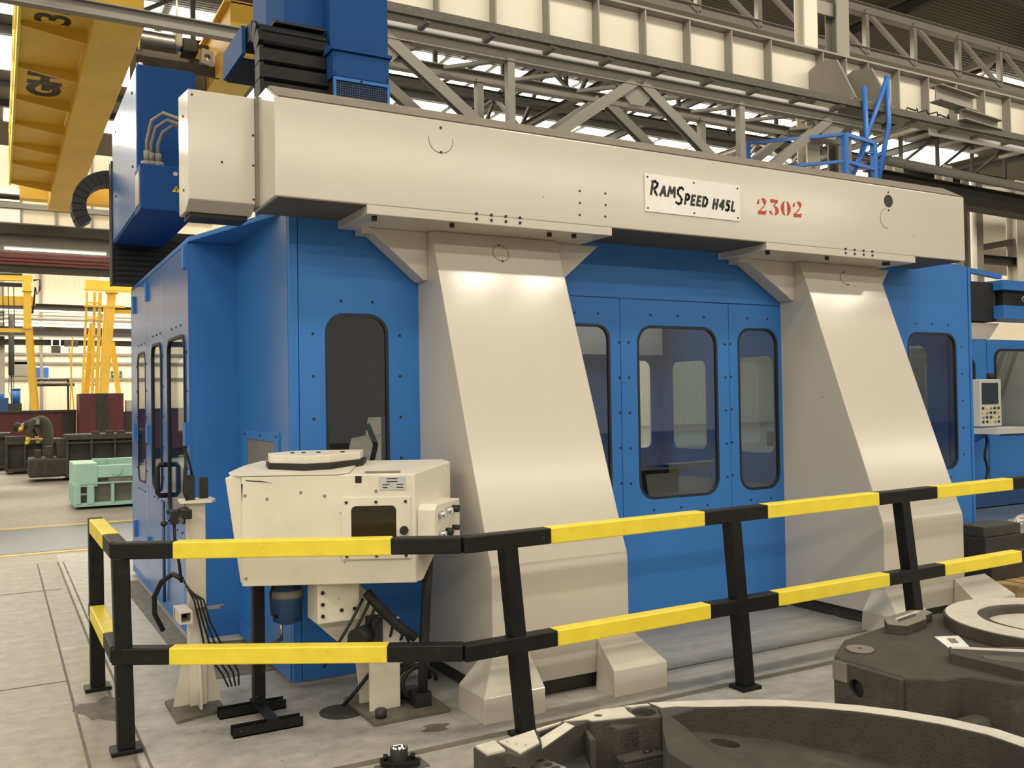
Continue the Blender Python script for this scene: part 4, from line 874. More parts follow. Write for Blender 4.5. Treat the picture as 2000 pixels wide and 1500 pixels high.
MB().prism([(1.445, 2.885), (1.525, 2.893), (1.515, 2.80), (1.446, 2.80)], ZT-.004, ZT+.004).build('machined_face', 'machined', fc)
MB().prism([(1.71, 2.922), (1.832, 2.941), (1.82, 2.928), (1.712, 2.905)], ZT-.004, ZT+.001).build('machined_face', 'machined', fc)
MB().prism([(2.135, 2.957), (2.225, 2.933), (2.225, 2.915), (2.195, 2.927), (2.15, 2.930)], ZT-.004, ZT+.001).build('machined_face', 'machined', fc)
# block with the cast inscription and a bolted shelf
MB().add([(1.985, 2.89, .04), (2.12, 2.86, .04), (2.165, 2.832, .04), (2.02, 2.836, .04), (1.985, 2.89, .44), (2.11, 2.86, .44), (2.165, 2.832, .415), (2.015, 2.836, .42)],
         [(0, 3, 2, 1), (4, 7, 6, 5), (0, 1, 5, 4), (1, 2, 6, 5), (2, 3, 7, 6), (3, 0, 4, 7)]).build('bracket_block', 'cast', fc, .006)
MB().prism([(1.999, 2.836), (2.17, 2.834), (2.15, 2.735), (1.98, 2.747)], .04, .325).build('bracket_shelf', 'cast', fc, .006)
MB().prism([(1.985, 2.775), (2.155, 2.765), (2.15, 2.735), (1.98, 2.747)], .325, .337).build('shelf_lip', 'cast', fc, .003)
MB().cyl((2.115, 2.79, .325), (2.115, 2.79, .340), .015, 6).build('bolt', 'darksteel', fc)
ins = MB(); random.seed(11)
for r in range(5):
    for c in range(6):
        if random.random() < .8: ins.box(2.05+.015*c, 2.05+.015*c+random.uniform(.006, .012), 2.8305, 2.836, .352+.011*r, .358+.011*r)
ins.build('cast_inscription', 'cast', fc)['kind'] = 'stuff'
MB().prism([(1.84, 2.905), (1.985, 2.90), (1.985, 2.74), (1.86, 2.74)], .04, .16).build('web', 'castdark', fc)
# sloping clamp, its recess and bolts
MB().prism([(1.66, 2.84), (1.84, 2.915), (1.90, 2.89), (1.86, 2.80), (1.82, 2.72), (1.68, 2.72)], .04, .33).build('clamp_pocket', 'castdark', fc)
MB().add([(1.632, 2.842, .04), (1.838, 2.922, .04), (1.920, 2.895, .04), (1.852, 2.878, .04), (1.655, 2.792, .04), (1.632, 2.842, .435), (1.838, 2.922, .452), (1.920, 2.895, .448), (1.852, 2.878, .446), (1.655, 2.792, .425)],
         [(0, 4, 3, 2, 1), (5, 6, 7, 8, 9), (0, 1, 6, 5), (1, 2, 7, 6), (2, 3, 8, 7), (3, 4, 9, 8), (4, 0, 5, 9)]).build('sloping_clamp', 'cast', fc, .003)
MB().add([(1.640, 2.840, .4365), (1.835, 2.917, .4535), (1.852, 2.881, .4475), (1.658, 2.797, .4270)], [(0, 1, 2, 3), (3, 2, 1, 0)]).build('clamp_face', 'machined', fc)
MB().prism([(1.865, 2.80), (1.90, 2.885), (1.92, 2.89), (1.885, 2.79)], .04, .42).build('clamp_cheek', 'cast', fc, .004)
for x, y in ((1.80, 2.75), (1.765, 2.742)): MB().cyl((x, y, .33), (x, y, .345), .016, 10).cyl((x, y, .345), (x, y, .346), .008, 8).build('bolt', 'darksteel', fc)
MB().prism([(1.60, 2.855), (1.645, 2.90), (1.672, 2.80), (1.70, 2.69), (1.60, 2.68)], .04, .395).build('slotted_bar', 'steel', fc, .008)
for x, y in ((1.640, 2.875), (1.640, 2.828), (1.643, 2.780), (1.648, 2.738), (1.655, 2.70)): MB().prism(circle(x, y, .017, 14, .011), .3945, .398).build('slot', 'ink', fc)
MB().prism([(1.455, 2.80), (1.53, 2.80), (1.585, 2.765), (1.575, 2.66), (1.46, 2.68)], .04, .40).build('end_lug', 'steel', fc, .006)
for x, y in ((1.535, 2.765), (1.545, 2.725), (1.485, 2.76)): MB().prism(circle(x, y, .012, 14), .3995, .402).build('lug_hole', 'ink', fc)
MB().prism([(1.438, 2.80), (1.456, 2.80), (1.462, 2.68), (1.445, 2.68)], .22, .398).build('blue_paint_patch', 'blueladder', fc)

sc_ = thing('machined_casting', 'dark iron casting with round pads and a bright machined ring at right edge', 'casting', (4.2, 2.7, 0))
b2 = [(3.356, 2.979), (3.37, 3.02), (3.52, 3.12), (3.63, 3.19), (3.9, 3.24), (4.31, 3.33), (4.95, 3.22), (5.25, 2.9), (5.0, 2.2), (4.4, 1.85), (4.0, 2.0), (3.66, 2.36), (3.60, 2.52), (3.47, 2.53), (3.43, 2.585), (3.356, 2.62)]
MB().prism(b2, .03, ZT).build('body', 'cast', sc_, .012)
MB().prism(rect(2.63, 2.985, .03, .445), 3.325, 3.354, 'YZ', holes=[circle(2.86, .345, .04, 24)]).build('side_plate', 'cast', sc_, .004)
MB().prism(circle(2.86, .345, .05, 24), 3.3545, 3.357, 'YZ').build('cross_bore', 'ink', sc_)
MB().box(3.318, 3.325, 2.905, 2.985, .36, .445).build('corner_pad', 'panelgrey', sc_)
MB().cyl((3.532, 3.009, ZT), (3.532, 3.009, ZT+.012), .062, 28).build('round_pad', 'panelgrey', sc_)
MB().cyl((3.532, 3.009, ZT+.012), (3.532, 3.009, ZT+.0125), .012, 10).build('pad_hole', 'ink', sc_)
MB().cyl((4.60, 3.16, ZT), (4.60, 3.16, ZT+.03), .09, 28).build('round_pad', 'machined', sc_)
pd = [(3.90, 3.15), (4.0, 3.25), (4.25, 3.29), (4.33, 3.25), (4.30, 3.19), (4.22, 3.17), (4.16, 3.12), (3.95, 3.075)]
MB().prism(pd, ZT, ZT+.045).build('slotted_pad', 'cast', sc_, .003)
MB().prism(pd, ZT+.045, ZT+.047, holes=[[(3.98, 3.15), (4.03, 3.19), (4.2, 3.225), (4.17, 3.185)]]).build('pad_face', 'panelgrey', sc_)
MB().prism([(4.0, 3.18), (4.03, 3.205), (4.25, 3.255), (4.27, 3.235), (4.2, 3.227), (4.03, 3.19)], ZT+.047, ZT+.049).build('pad_land', 'machined', sc_)
MB().prism([(3.905, 2.813), (3.996, 2.766), (4.143, 2.929), (4.028, 2.979)], ZT+.001, ZT+.004).build('paper_label', 'signwhite', sc_)
MB().prism([(3.985, 2.855), (4.02, 2.84), (4.08, 2.905), (4.045, 2.925)], ZT+.004, ZT+.005).build('label_print', 'panelgrey', sc_)
RX, RY = 4.62, 2.74
MB().prism(circle(RX, RY, .50, 48), ZT, ZT+.06, holes=[circle(RX, RY, .30, 48)]).build('ring_boss', 'cast', sc_, .004)
MB().prism(circle(RX, RY, .49, 48), ZT+.06, ZT+.064, holes=[circle(RX, RY, .34, 48)]).build('ring_face', 'machined', sc_)
MB().prism(circle(RX, RY, .30, 40), ZT, ZT+.02).build('ring_floor', 'machined', sc_)
rp_ = [(3.70, 2.66), (3.79, 2.73), (4.25, 2.42), (4.45, 2.2), (4.1, 1.92), (3.72, 2.34)]
MB().prism(rp_, .20, ZT+.045).build('rail_pad', 'cast', sc_, .004)
MB().prism([(3.77, 2.70), (3.79, 2.72), (4.12, 2.42), (4.10, 2.38)], ZT+.045, ZT+.048).build('machined_slot_edge', 'machined', sc_)
MB().prism([(3.74, 2.52), (3.78, 2.56), (3.95, 2.40), (3.98, 2.30), (3.85, 2.33)], ZT+.045, ZT+.048).build('machined_face', 'steel', sc_)
MB().box(3.45, 3.62, 2.40, 2.50, .05, .30).build('side_boss', 'cast', sc_, .03)

bs = thing('bolted_socket', 'small black round socket with a polished cup bolted to the floor', 'socket', (1.58, 3.93, 0))
MB().prism([(1.51, 3.99), (1.50, 3.95), (1.535, 3.90), (1.64, 3.86), (1.665, 3.885), (1.65, 3.94), (1.60, 3.985)], .008, .035).build('flange', 'black', bs, .003)
MB().box(1.48, 1.70, 3.86, 3.98, 0, .008).build('shim_plate', 'trench', bs)
MB().tube([(1.58, 3.93, .035), (1.58, 3.93, .088), (1.58, 3.93, .090)], [.040, .040, .038], 24, False).build('barrel', 'rubber', bs)
MB().tube([(1.58, 3.93, .089), (1.58, 3.93, .085), (1.58, 3.93, .07), (1.58, 3.93, .055)], [.038, .036, .024, .004], 24, False).build('polished_cup', 'chrome', bs)
for x, y in ((1.525, 3.955), (1.637, 3.905)): MB().cyl((x, y, .035), (x, y, .058), .011, 10).build('cap_screw', 'black', bs)

# ================================================================== RIGHT BACKGROUND
m2 = thing('milling_machine', 'second blue milling machine with a control console at right edge', 'milling machine', (13.5, 9, 0))
Y2 = 8.3
dr = MB().prism(rect(12.55, 15.2, .25, 2.43), Y2, Y2+.05, 'XZ', holes=[rrect(12.70, 14.6, 1.03, 2.30, .16)]).build('door', 'blue', m2)
MB().prism(rrect(12.70, 14.6, 1.03, 2.30, .16), Y2-.02, Y2+.02, 'XZ', holes=[rrect(12.735, 14.565, 1.065, 2.265, .13)]).build('window_gasket', 'gasket', dr)
MB().prism(rrect(12.735, 14.565, 1.065, 2.265, .13), Y2, Y2+.006, 'XZ').build('window_pane', 'pane', dr)
d2 = MB().prism(rect(11.3, 12.54, .25, 2.43), Y2+.01, Y2+.06, 'XZ', holes=[rrect(11.5, 12.27, 1.3, 2.16, .12)]).build('door', 'blue', m2)
MB().prism(rrect(11.5, 12.27, 1.3, 2.16, .12), Y2+.0, Y2+.03, 'XZ', holes=[rrect(11.53, 12.24, 1.33, 2.13, .1)]).build('window_gasket', 'gasket', d2)
MB().prism(rrect(11.53, 12.24, 1.33, 2.13, .1), Y2+.012, Y2+.018, 'XZ').build('window_pane', 'pane', d2)
MB().box(11.3, 17, Y2-.05, 12, .02, .25).build('base', 'bluedark', m2)
MB().box(11.3, 17, Y2+1.6, Y2+1.7, .25, 2.4).build('back_wall', 'white', m2)
for i in range(6): MB().bar((13.2+.35*i, Y2+1.5, 1.2), (13.9+.35*i, Y2+1.5, 2.4), .06, .03).build('inner_slat', 'galv', m2)
MB().prism([(11.9, 2.43), (12.76, 2.45), (13.0, 2.68), (11.9, 2.68)], Y2+.1, Y2+.3, 'XZ').build('bracket', 'white', m2)
MB().box(11.8, 12.85, Y2+.05, Y2+.5, 2.70, 3.27).build('bellows_cover', 'rubber', m2)
MB().box(12.8, 15.5, Y2-.1, Y2+.4, 3.16, 3.30).build('upper_rail', 'blue', m2)
MB().box(12.8, 15.5, Y2-.1, Y2+.4, 2.74, 2.93).build('lower_rail', 'blue', m2)
MB().box(12.95, 15.5, Y2+.0, Y2+.3, 2.93, 3.16).build('rail_core', 'rubber', m2)
MB().tube([(13.35+.12*math.cos(t), Y2-.12, 3.03+.05*math.sin(t)) for t in [i*.45 for i in range(13)]], .012, 6).build('cable', 'galv', m2)
MB().bar((12.0, Y2+.3, 3.52), (13.2, Y2+.2, 3.40), .07, .07).build('top_rail', 'blue', m2)
MB().bar((12.3, Y2+.3, 3.27), (12.3, Y2+.3, 3.50), .07, .07).build('top_post', 'blue', m2)
cs = MB().box(11.58, 12.05, 7.78, 7.95, 1.20, 1.84).build('console', 'greybox', m2, .01)
MB().box(11.62, 11.97, 7.772, 7.78, 1.50, 1.79).build('screen', 'screen', cs)
for i in range(5):
    for j in range(4):
        MB().cyl((11.63+.085*i, 7.78, 1.26+.062*j), (11.63+.085*i, 7.765, 1.26+.062*j), .018, 10).build('button', ('rubber', 'chrome', 'warn', 'rubber')[(i*3+j) % 4], cs)
MB().box(11.56, 12.38, 7.55, 7.95, 1.10, 1.18).build('console_tray', 'greybox', m2)
MB().bar((11.8, 7.9, 1.1), (11.8, 8.3, .9), .1, .1).build('console_arm', 'blue', m2)
MB().tube([(11.86+.03*math.sin(i*1.3), 7.9, 1.08-.08*i) for i in range(9)], .02, 6).build('coiled_cable', 'rubber', m2)
MB().cyl((12.0, 7.9, 1.84), (12.0, 7.9, 1.93), .05, 12).build('signal_lamp', 'rubber', m2)

pl = thing('wooden_pallet', 'wooden pallet under dark steel blocks right of the machine', 'pallet', (7.5, 4.75, 0))
for y in (4.42, 4.72, 5.02):
    for x in (6.98, 7.45, 7.95): MB().box(x, x+.13, y, y+.1, .02, .11).build('block', 'wood', pl)
    MB().box(6.98, 8.15, y, y+.1, 0, .02).build('skid', 'wood', pl)
for i in range(7): MB().box(6.98+.17*i, 7.11+.17*i, 4.40, 5.14, .11, .13).build('board', 'wood', pl)
for nm, lab, mat, bb in (('steel_block', 'dark sawn steel block lying lowest on the pallet', 'darksteel', (6.97, 8.1, 4.62, 5.0, .131, .30)),
                         ('steel_block', 'long black steel block stacked on the pallet blocks', 'castdark', (6.99, 8.2, 4.68, 4.98, .301, .47)),
                         ('steel_block', 'short grey steel block topping the pile on the pallet', 'cast', (7.0, 7.5, 4.70, 4.95, .471, .56))):
    o = MB().box(*bb).build(nm, mat, None, .008); tag(o, lab, 'steel block')
bm_ = MB(); n = 10
vs_ = []; fs = []
for i in range(n+1):
    for j in range(n+1):
        u, v = i/n, j/n; e = math.sin(PI*u)**.4*math.sin(PI*v)**.4
        vs_.append((7.15+.95*u, 4.62+.34*v, .471+.14*e+random.uniform(-.022, .022)*e))
for i in range(n):
    for j in range(n): a = i*(n+1)+j; fs.append((a, a+1, a+n+2, a+n+1))
bm_.add(vs_, fs).add([(7.15, 4.62, .471), (8.10, 4.62, .471), (8.10, 4.96, .471), (7.15, 4.96, .471)], [(0, 3, 2, 1)])
o = bm_.build('wrapped_bundle', 'foil', None); o.location.x += .36; tag(o, 'crumpled clear plastic wrapped bundle on top of the pallet blocks', 'bundle')

c3 = thing('hall_column', 'grey steel column just right of the beam end', 'column', (20.7, 14, 0))
MB().ibar((20.7, 14, 0), (20.7, 14, 6.9), .34, .34, .03, (0, 1, 0)).build('shaft', 'galv', c3)
MB().cyl((20.3, 13.7, 0), (20.3, 13.7, 6.8), .07, 8).build('downpipe', 'cream_struct', c3)
o = MB().box(21.2, 30, 15.5, 15.6, 4.9, 6.6).build('wall_partition', 'cream_struct'); structure(o)
tb_ = thing('tie_beam', 'cream sloping tie beams seen beyond the beam end at right', 'beam', (24, 14, 5))
MB().ibar((21.0, 14.2, 6.75), (27, 14.2, 7.1), .2, .2).build('beam', 'cream_struct', tb_)
MB().ibar((21.0, 14.2, 5.2), (27, 14.2, 6.3), .16, .16).build('beam', 'galv', tb_)
MB().ibar((21.0, 14.1, 4.95), (26, 14.1, 5.0), .18, .2).build('beam', 'darkstruct', tb_)
MB().ibar((22.6, 14.1, 4.0), (22.6, 14.1, 7.0), .35, .3, .03, (0, 1, 0)).build('post', 'cream_struct', tb_)
o = MB().ibar((14.6, 12.0, 5.75), (24, 12.0, 5.6), .3, .45).build('conduit_beam', 'darkstruct'); tag(o, 'dark cable beam running below the walkway right of the ladder', 'beam')
o = MB().tube([(14.7, 11.7, 6.1), (21.8, 11.7, 5.95), (22.2, 11.5, 5.7), (22.3, 11.4, 5.0)], .09, 10).build('vent_pipe', 'galv'); tag(o, 'grey pipe bending down at the right edge below the walkway', 'pipe')
for x, lab in ((17.4, 'slim pale post nearest right of the blue ladder'), (19.1, 'broader pale post midway between ladder and beam end')):
    o = MB().ibar((x, 13.6, 0), (x, 13.6, 6.9), .3, .25, .02, (0, 1, 0)).build('hall_post', 'cream_struct'); tag(o, lab, 'post')

# ================================================================== LEFT BACKGROUND
mc = thing('mint_casting', 'mint green primed machine casting standing on the floor at left', 'casting', (1.9, 16.9, 0))
def cpart(nm, *b, mat='mint', par=None, bev=.01): return MB().box(*b).build(nm, mat, par, bev)
cpart('end_block', 1.07, 1.42, 16.4, 17.5, .36, .74, par=mc)
cpart('top_rim', 1.42, 3.4, 16.4, 16.5, .50, .70, par=mc); cpart('back_rim', 1.42, 3.4, 17.4, 17.5, .5, .76, par=mc)
cpart('lower_beam', 1.07, 3.4, 16.4, 17.5, .04, .10, par=mc)
for x, w in ((1.07, .10), (1.26, .11), (1.62, .05), (1.94, .06), (2.4, .06), (2.9, .06)): cpart('web', x, x+w, 16.38, 16.55, .08, .40, par=mc, bev=.015)
cpart('recess_back', 1.1, 3.4, 16.56, 16.6, .06, .5, mat='panelgrey', par=mc)
cpart('slot_recess', 1.58, 1.94, 16.385, 16.4, .43, .49, mat='panelgrey', par=mc)
cpart('cross_pin', 1.17, 1.26, 16.40, 16.46, .22, .26, mat='steel', par=mc)
MB().cyl((1.70, 16.40, .60), (1.70, 16.36, .60), .07, 18).build('boss', 'mint', mc)
MB().cyl((1.58, 17.40, .70), (1.58, 17.36, .70), .06, 16).build('boss', 'mint', mc)
cpart('inner_tray', 1.42, 3.4, 16.5, 17.4, .46, .5, mat='panelgrey', par=mc)
cpart('shelf', 1.1, 3.4, 16.38, 16.42, .40, .43, par=mc)
for y in (16.6, 16.95, 17.3): cpart('end_web', 1.05, 1.08, y, y+.06, .08, .40, par=mc)
cpart('bearer', 1.15, 3.3, 16.6, 17.3, 0, .04, mat='castdark', par=mc)

def ribbed(name, label, x0, x1, y0, y1, z1, ribs, mat='cast', step=None):
    t = thing(name, label, 'casting', ((x0+x1)/2, (y0+y1)/2, 0), 'dark ribbed castings at left')
    cpart('bearer', x0+.2, x1-.1, y0+.1, y1-.1, 0, .06, mat='castdark', par=t)
    cpart('core', x0+.05, x1, y0+.12, y1, .06, z1-.12, mat='castdark', par=t)
    cpart('top_flange', x0, x1, y0, y1, z1-.12, z1, mat=mat, par=t)
    cpart('bottom_flange', x0, x1, y0, y1, .06, .14, mat=mat, par=t)
    for i in range(ribs+1):
        x = x0+(x1-x0-.06)*i/ribs; cpart('rib', x, x+.055, y0+.01, y0+.13, .14, z1-.12, mat=mat, par=t)
    return t
t1 = ribbed('ribbed_casting', 'long dark iron casting with open rib pockets behind the mint casting', 1.35, 4.4, 23.1, 24.3, 1.03, 6)
cpart('shelf_rib', 1.35, 4.4, 23.1, 23.16, .82, .86, mat='cast', par=t1)
for x in (1.9, 2.2, 2.45): cpart('top_lug', x, x+.16, 23.2, 23.5, 1.03, 1.10, mat='cast', par=t1)
cpart('nose', .60, 1.40, 23.1, 24.2, .10, .52, mat='cast', par=t1, bev=.04)
cpart('nose_pocket', .78, .86, 23.085, 23.1, .16, .46, mat='castdark', par=t1); cpart('nose_pocket', .98, 1.32, 23.085, 23.1, .14, .46, mat='castdark', par=t1)
cpart('upright', .95, 1.10, 23.3, 23.6, .52, .78, mat='cast', par=t1); cpart('upright', 1.18, 1.36, 23.2, 23.6, .52, .95, mat='cast', par=t1); cpart('upright', .74, .86, 23.4, 23.7, .52, .70, mat='cast', par=t1)
t2 = ribbed('ribbed_casting', 'dark iron casting with rounded end pockets in front of the worker', .17, 1.45, 26.2, 27.2, .86, 3)
cpart('top_bar', .17, .62, 26.2, 26.5, .86, .95, mat='cast', par=t2)
t3 = ribbed('ribbed_casting', 'low dark iron casting half cut off at the left edge behind the worker', -1.3, .30, 28.0, 29.2, 1.0, 3)

# bending worker
wk = thing('person', 'worker in dark clothes and yellow gloves bending over the castings at left', 'person', (1.05, 25.55, 0))
def skinned(name, verts, edges, par, matf, levels=2):
    me = bpy.data.meshes.new(name); me.from_pydata([v[:3] for v in verts], edges, []); o = bpy.data.objects.new(name, me); COL.objects.link(o)
    sk = o.modifiers.new('skin', 'SKIN'); ly = me.skin_vertices[0].data
    for i, v in enumerate(verts): ly[i].radius = (v[3], v[4] if len(v) > 4 else v[3]); ly[i].use_root = (i == 0)
    ss = o.modifiers.new('sub', 'SUBSURF'); ss.levels = levels; ss.render_levels = levels
    dg = bpy.context.evaluated_depsgraph_get(); m2_ = bpy.data.meshes.new_from_object(o.evaluated_get(dg)); bpy.data.objects.remove(o)
    mats = matf(None)
    for m in mats: m2_.materials.append(M[m])
    for p in m2_.polygons: p.material_index = matf(p.center); p.use_smooth = True
    c = Vector((1.05, 25.55, 0))
    for v in m2_.vertices: v.co -= c
    return place(name, m2_, c, par)
V = [(1.10, 25.55, 1.00, .15, .17), (1.06, 25.55, 1.22, .15, .18), (.92, 25.55, 1.36, .15, .20), (.72, 25.55, 1.33, .15, .21), (.60, 25.55, 1.24, .08), (.50, 25.55, 1.17, .085), (.42, 25.55, 1.10, .09),
     (.72, 25.36, 1.26, .075), (.68, 25.30, 1.06, .06), (.64, 25.30, .92, .045), (.62, 25.30, .84, .04),
     (.72, 25.76, 1.26, .075), (.80, 25.80, 1.06, .06), (.86, 25.78, .93, .045), (.88, 25.77, .85, .04),
     (1.10, 25.44, .88, .11), (1.04, 25.42, .50, .08), (1.10, 25.42, .10, .055), (1.00, 25.42, .05, .045),
     (1.12, 25.66, .88, .11), (1.12, 25.70, .50, .08), (1.20, 25.70, .10, .055), (1.10, 25.70, .05, .045)]
E_ = [(0, 1), (1, 2), (2, 3), (3, 4), (4, 5), (5, 6), (3, 7), (7, 8), (8, 9), (9, 10), (3, 11), (11, 12), (12, 13), (13, 14), (0, 15), (15, 16), (16, 17), (17, 18), (0, 19), (19, 20), (20, 21), (21, 22)]
def wm_(c):
    if c is None: return ['cloth', 'skin', 'hivis']
    if c.x < .56 and c.z > 1.0: return 1
    if c.z < .955 and c.x < .95: return 2
    return 0
bd = skinned('body', V, E_, wk, wm_)
MB().tube([(.36, 25.55, 1.10), (.40, 25.55, 1.17), (.46, 25.55, 1.235), (.52, 25.55, 1.26)], [.03, .09, .095, .03], 14).build('cap', 'rubber', wk)
for y in (25.45, 25.65): MB().cyl((.49, y, 1.16), (.49, y+(.03 if y > 25.5 else -.03), 1.16), .045, 12).build('ear_defender', 'hivis', wk)
for bx_, by_ in ((.62, 25.30), (.88, 25.77)):
    for k in range(4): MB().tube([(bx_-.03+.02*k, by_, .84), (bx_-.035+.02*k, by_-.01, .80), (bx_-.03+.02*k, by_-.02, .765+.006*abs(k-1.5))], [.011, .010, .007], 6).build('finger', 'hivis', wk)
    MB().tube([(bx_+.03, by_, .88), (bx_+.06, by_-.01, .85), (bx_+.065, by_-.02, .82)], [.012, .011, .008], 6).build('thumb', 'hivis', wk)
MB().box(.78, .90, 25.34, 25.36, 1.25, 1.40).build('reflective_band', 'galv', wk)

mb_ = thing('planer_bed', 'long low maroon machine bed behind the worker', 'machine bed', (0, 31.4, 0))
cpart('bed', -4, 2.1, 31, 32, .3, 1.50, mat='maroon', par=mb_); cpart('bed_way', -4, 2.1, 30.95, 32, 1.50, 1.58, mat='castdark', par=mb_); cpart('joint_band', 1.72, 2.05, 30.98, 31, .5, 1.55, mat='castdark', par=mb_); cpart('base', -4, 2.1, 31.1, 32, 0, .3, mat='castdark', par=mb_)
mk = thing('machine_column', 'maroon machine block with a black centre band at far left', 'machine block', (2.75, 30.6, 0))
cpart('block', 2.12, 3.33, 30.0, 31.2, .2, 2.06, mat='maroon', par=mk); cpart('centre_band', 2.58, 2.88, 29.97, 30, .2, 2.06, mat='castdark', par=mk); cpart('base', 2.15, 3.3, 30.1, 31.2, 0, .2, mat='castdark', par=mk); cpart('side_post', 3.34, 3.7, 30.1, 31, 0, 1.5, mat='castdark', par=mk)
o = cpart('electric_box', 3.42, 3.85, 30.2, 30.5, 1.501, 1.85, mat='greybox'); tag(o, 'small pale box standing right of the maroon block', 'box')
bmn = thing('drive_unit', 'blue motor drive unit sitting on the maroon bed at left edge', 'drive unit', (.2, 32.4, 1.58))
cpart('housing', -.9, .30, 32.02, 32.8, 1.0, 1.98, mat='bluedark', par=bmn); cpart('gear_case', .30, .66, 32.05, 32.6, 1.0, 1.80, mat='castdark', par=bmn)
MB().cyl((.52, 32.4, 1.80), (.52, 32.4, 2.22), .11, 16).build('motor', 'blueladder', bmn); cpart('cap', -.1, .18, 32.1, 32.5, 1.98, 2.10, mat='blueladder', par=bmn)
MB().cyl((.52, 32.4, 2.22), (.52, 32.4, 2.26), .12, 16).build('motor_cowl', 'bluedark', bmn)
rk = thing('roller_rack', 'black goalpost steel frame with a crossbar at far left', 'rack', (1.62, 34.2, 0))
for x in (1.07, 2.07): cpart('post', x-.03, x+.03, 34.1, 34.18, 0, 2.62, mat='rubber', par=rk, bev=0)
MB().tube([(1.07, 34.1, 2.58), (2.07, 34.1, 2.58)], .03, 8).build('crossbar', 'rubber', rk); MB().tube([(.90, 34.05, 2.42), (2.26, 34.05, 2.42)], .06, 10).build('roller', 'darksteel', rk)
MB().tube([(.93, 34.05, 0.0), (.93, 34.05, 2.40)], .012, 6).build('hanger', 'rubber', rk)

jc = thing('portal_crane', 'yellow portal crane leg with hoist beam at far left', 'crane', (1.0, 32.4, 0))
def yb(nm, a, b, w, h=None): MB().bar(a, b, w, h).build(nm, 'craneyellow', jc)
yb('top_beam', (-4, 32.4, 5.66), (.97, 32.4, 5.70), .18, .18); yb('upper_leg', (.83, 32.4, 5.70), (.84, 32.4, 4.2), .22, .22); yb('lower_leg', (.85, 32.4, 4.15), (1.07, 32.4, .1), .18, .2)
yb('lower_leg', (.93, 32.9, 4.15), (1.2, 33.2, .1), .13, .15); yb('cross_beam', (-4, 32.5, 4.95), (1.06, 32.5, 5.0), .16, .28); yb('strut', (-4, 32.4, 4.05), (.80, 32.4, 4.07), .10, .12)
MB().box(.71, .97, 32.26, 32.54, 4.12, 4.2).build('flange', 'craneyellow', jc); MB().box(.69, .97, 32.25, 32.55, 5.28, 5.32).build('flange', 'craneyellow', jc)
MB().box(-3.8, .70, 32.35, 32.45, 5.42, 5.54).build('power_track', 'rubber', jc); MB().tube([(-3.8, 32.35, 5.82), (-.5, 32.35, 5.78), (.70, 32.35, 5.80)], .055, 6).build('festoon', 'rubber', jc)
for x in (.16, .31, .46): MB().tube([(x, 32.4, 5.45), (x+.02, 32.4, 4.1)], .013, 5).build('rope', 'darksteel', jc)
MB().tube([(1.0, 32.3, 5.64), (1.19, 32.3, 5.67), (1.18, 32.3, 5.36), (1.1, 32.3, 5.2), (1.05, 32.3, 5.42), (1.02, 32.3, 5.0), (.97, 32.3, 4.6)], .033, 6).build('cable_loop', 'rubber', jc)
MB().box(.8, 1.4, 32.2, 33.4, 0, .12).build('wheel_base', 'craneyellow', jc)

af = thing('gantry_crane', 'yellow goliath crane legs with a caged ladder behind the maroon block', 'crane', (3.0, 32, 0))
def ya(nm, a, b, w, h=None): MB().bar((a[0], a[1]+.75, a[2]), (b[0], b[1]+.75, b[2]), w, h).build(nm, 'craneyellow', af)
ya('main_girder', (2.46, 31.5, 5.55), (6.5, 31.5, 5.55), .5, .28); ya('girder_lip', (2.46, 31.2, 5.37), (6.5, 31.2, 5.37), .1, .06)
ya('leg', (3.22, 31.2, 5.35), (2.80, 31.0, .12), .24, .24); ya('leg', (3.20, 32.4, 5.0), (2.98, 33.2, .12), .2, .2); ya('leg', (3.26, 31.6, 3.75), (3.60, 31.2, .12), .15, .15); ya('leg', (2.72, 32.2, 4.4), (2.40, 32.6, .12), .16, .16)
MB().box(3.05, 3.4, 31.75, 32.15, 5.28, 5.38).build('leg_cap', 'craneyellow', af)
ya('ladder_stile', (2.50, 31.2, 5.3), (2.25, 31.0, .5), .07); ya('ladder_stile', (2.72, 31.2, 5.3), (2.56, 31.0, .5), .09); ya('ladder_stile', (2.88, 31.2, 5.3), (2.68, 31.0, .5), .10)
for i in range(9):
    z = 4.95-.52*i; k = (5.3-z)/4.8; ya('ladder_hoop', (2.47-.27*k, 31.1, z), (2.92-.22*k, 31.1, z), .045, .05)
ya('platform', (2.40, 31.1, 4.85), (3.6, 31.1, 4.85), .12, .06); ya('tie', (3.2, 31.4, 4.72), (6, 31.4, 4.72), .1, .12); ya('thin_stay', (2.1, 31.6, 3.9), (1.95, 31.5, .1), .04); ya('thin_stay', (2.0, 31.6, 3.6), (2.2, 31.5, .1), .04)
MB().box(2.2, 3.8, 31.6, 34.1, 0, .12).build('wheel_base', 'craneyellow', af)

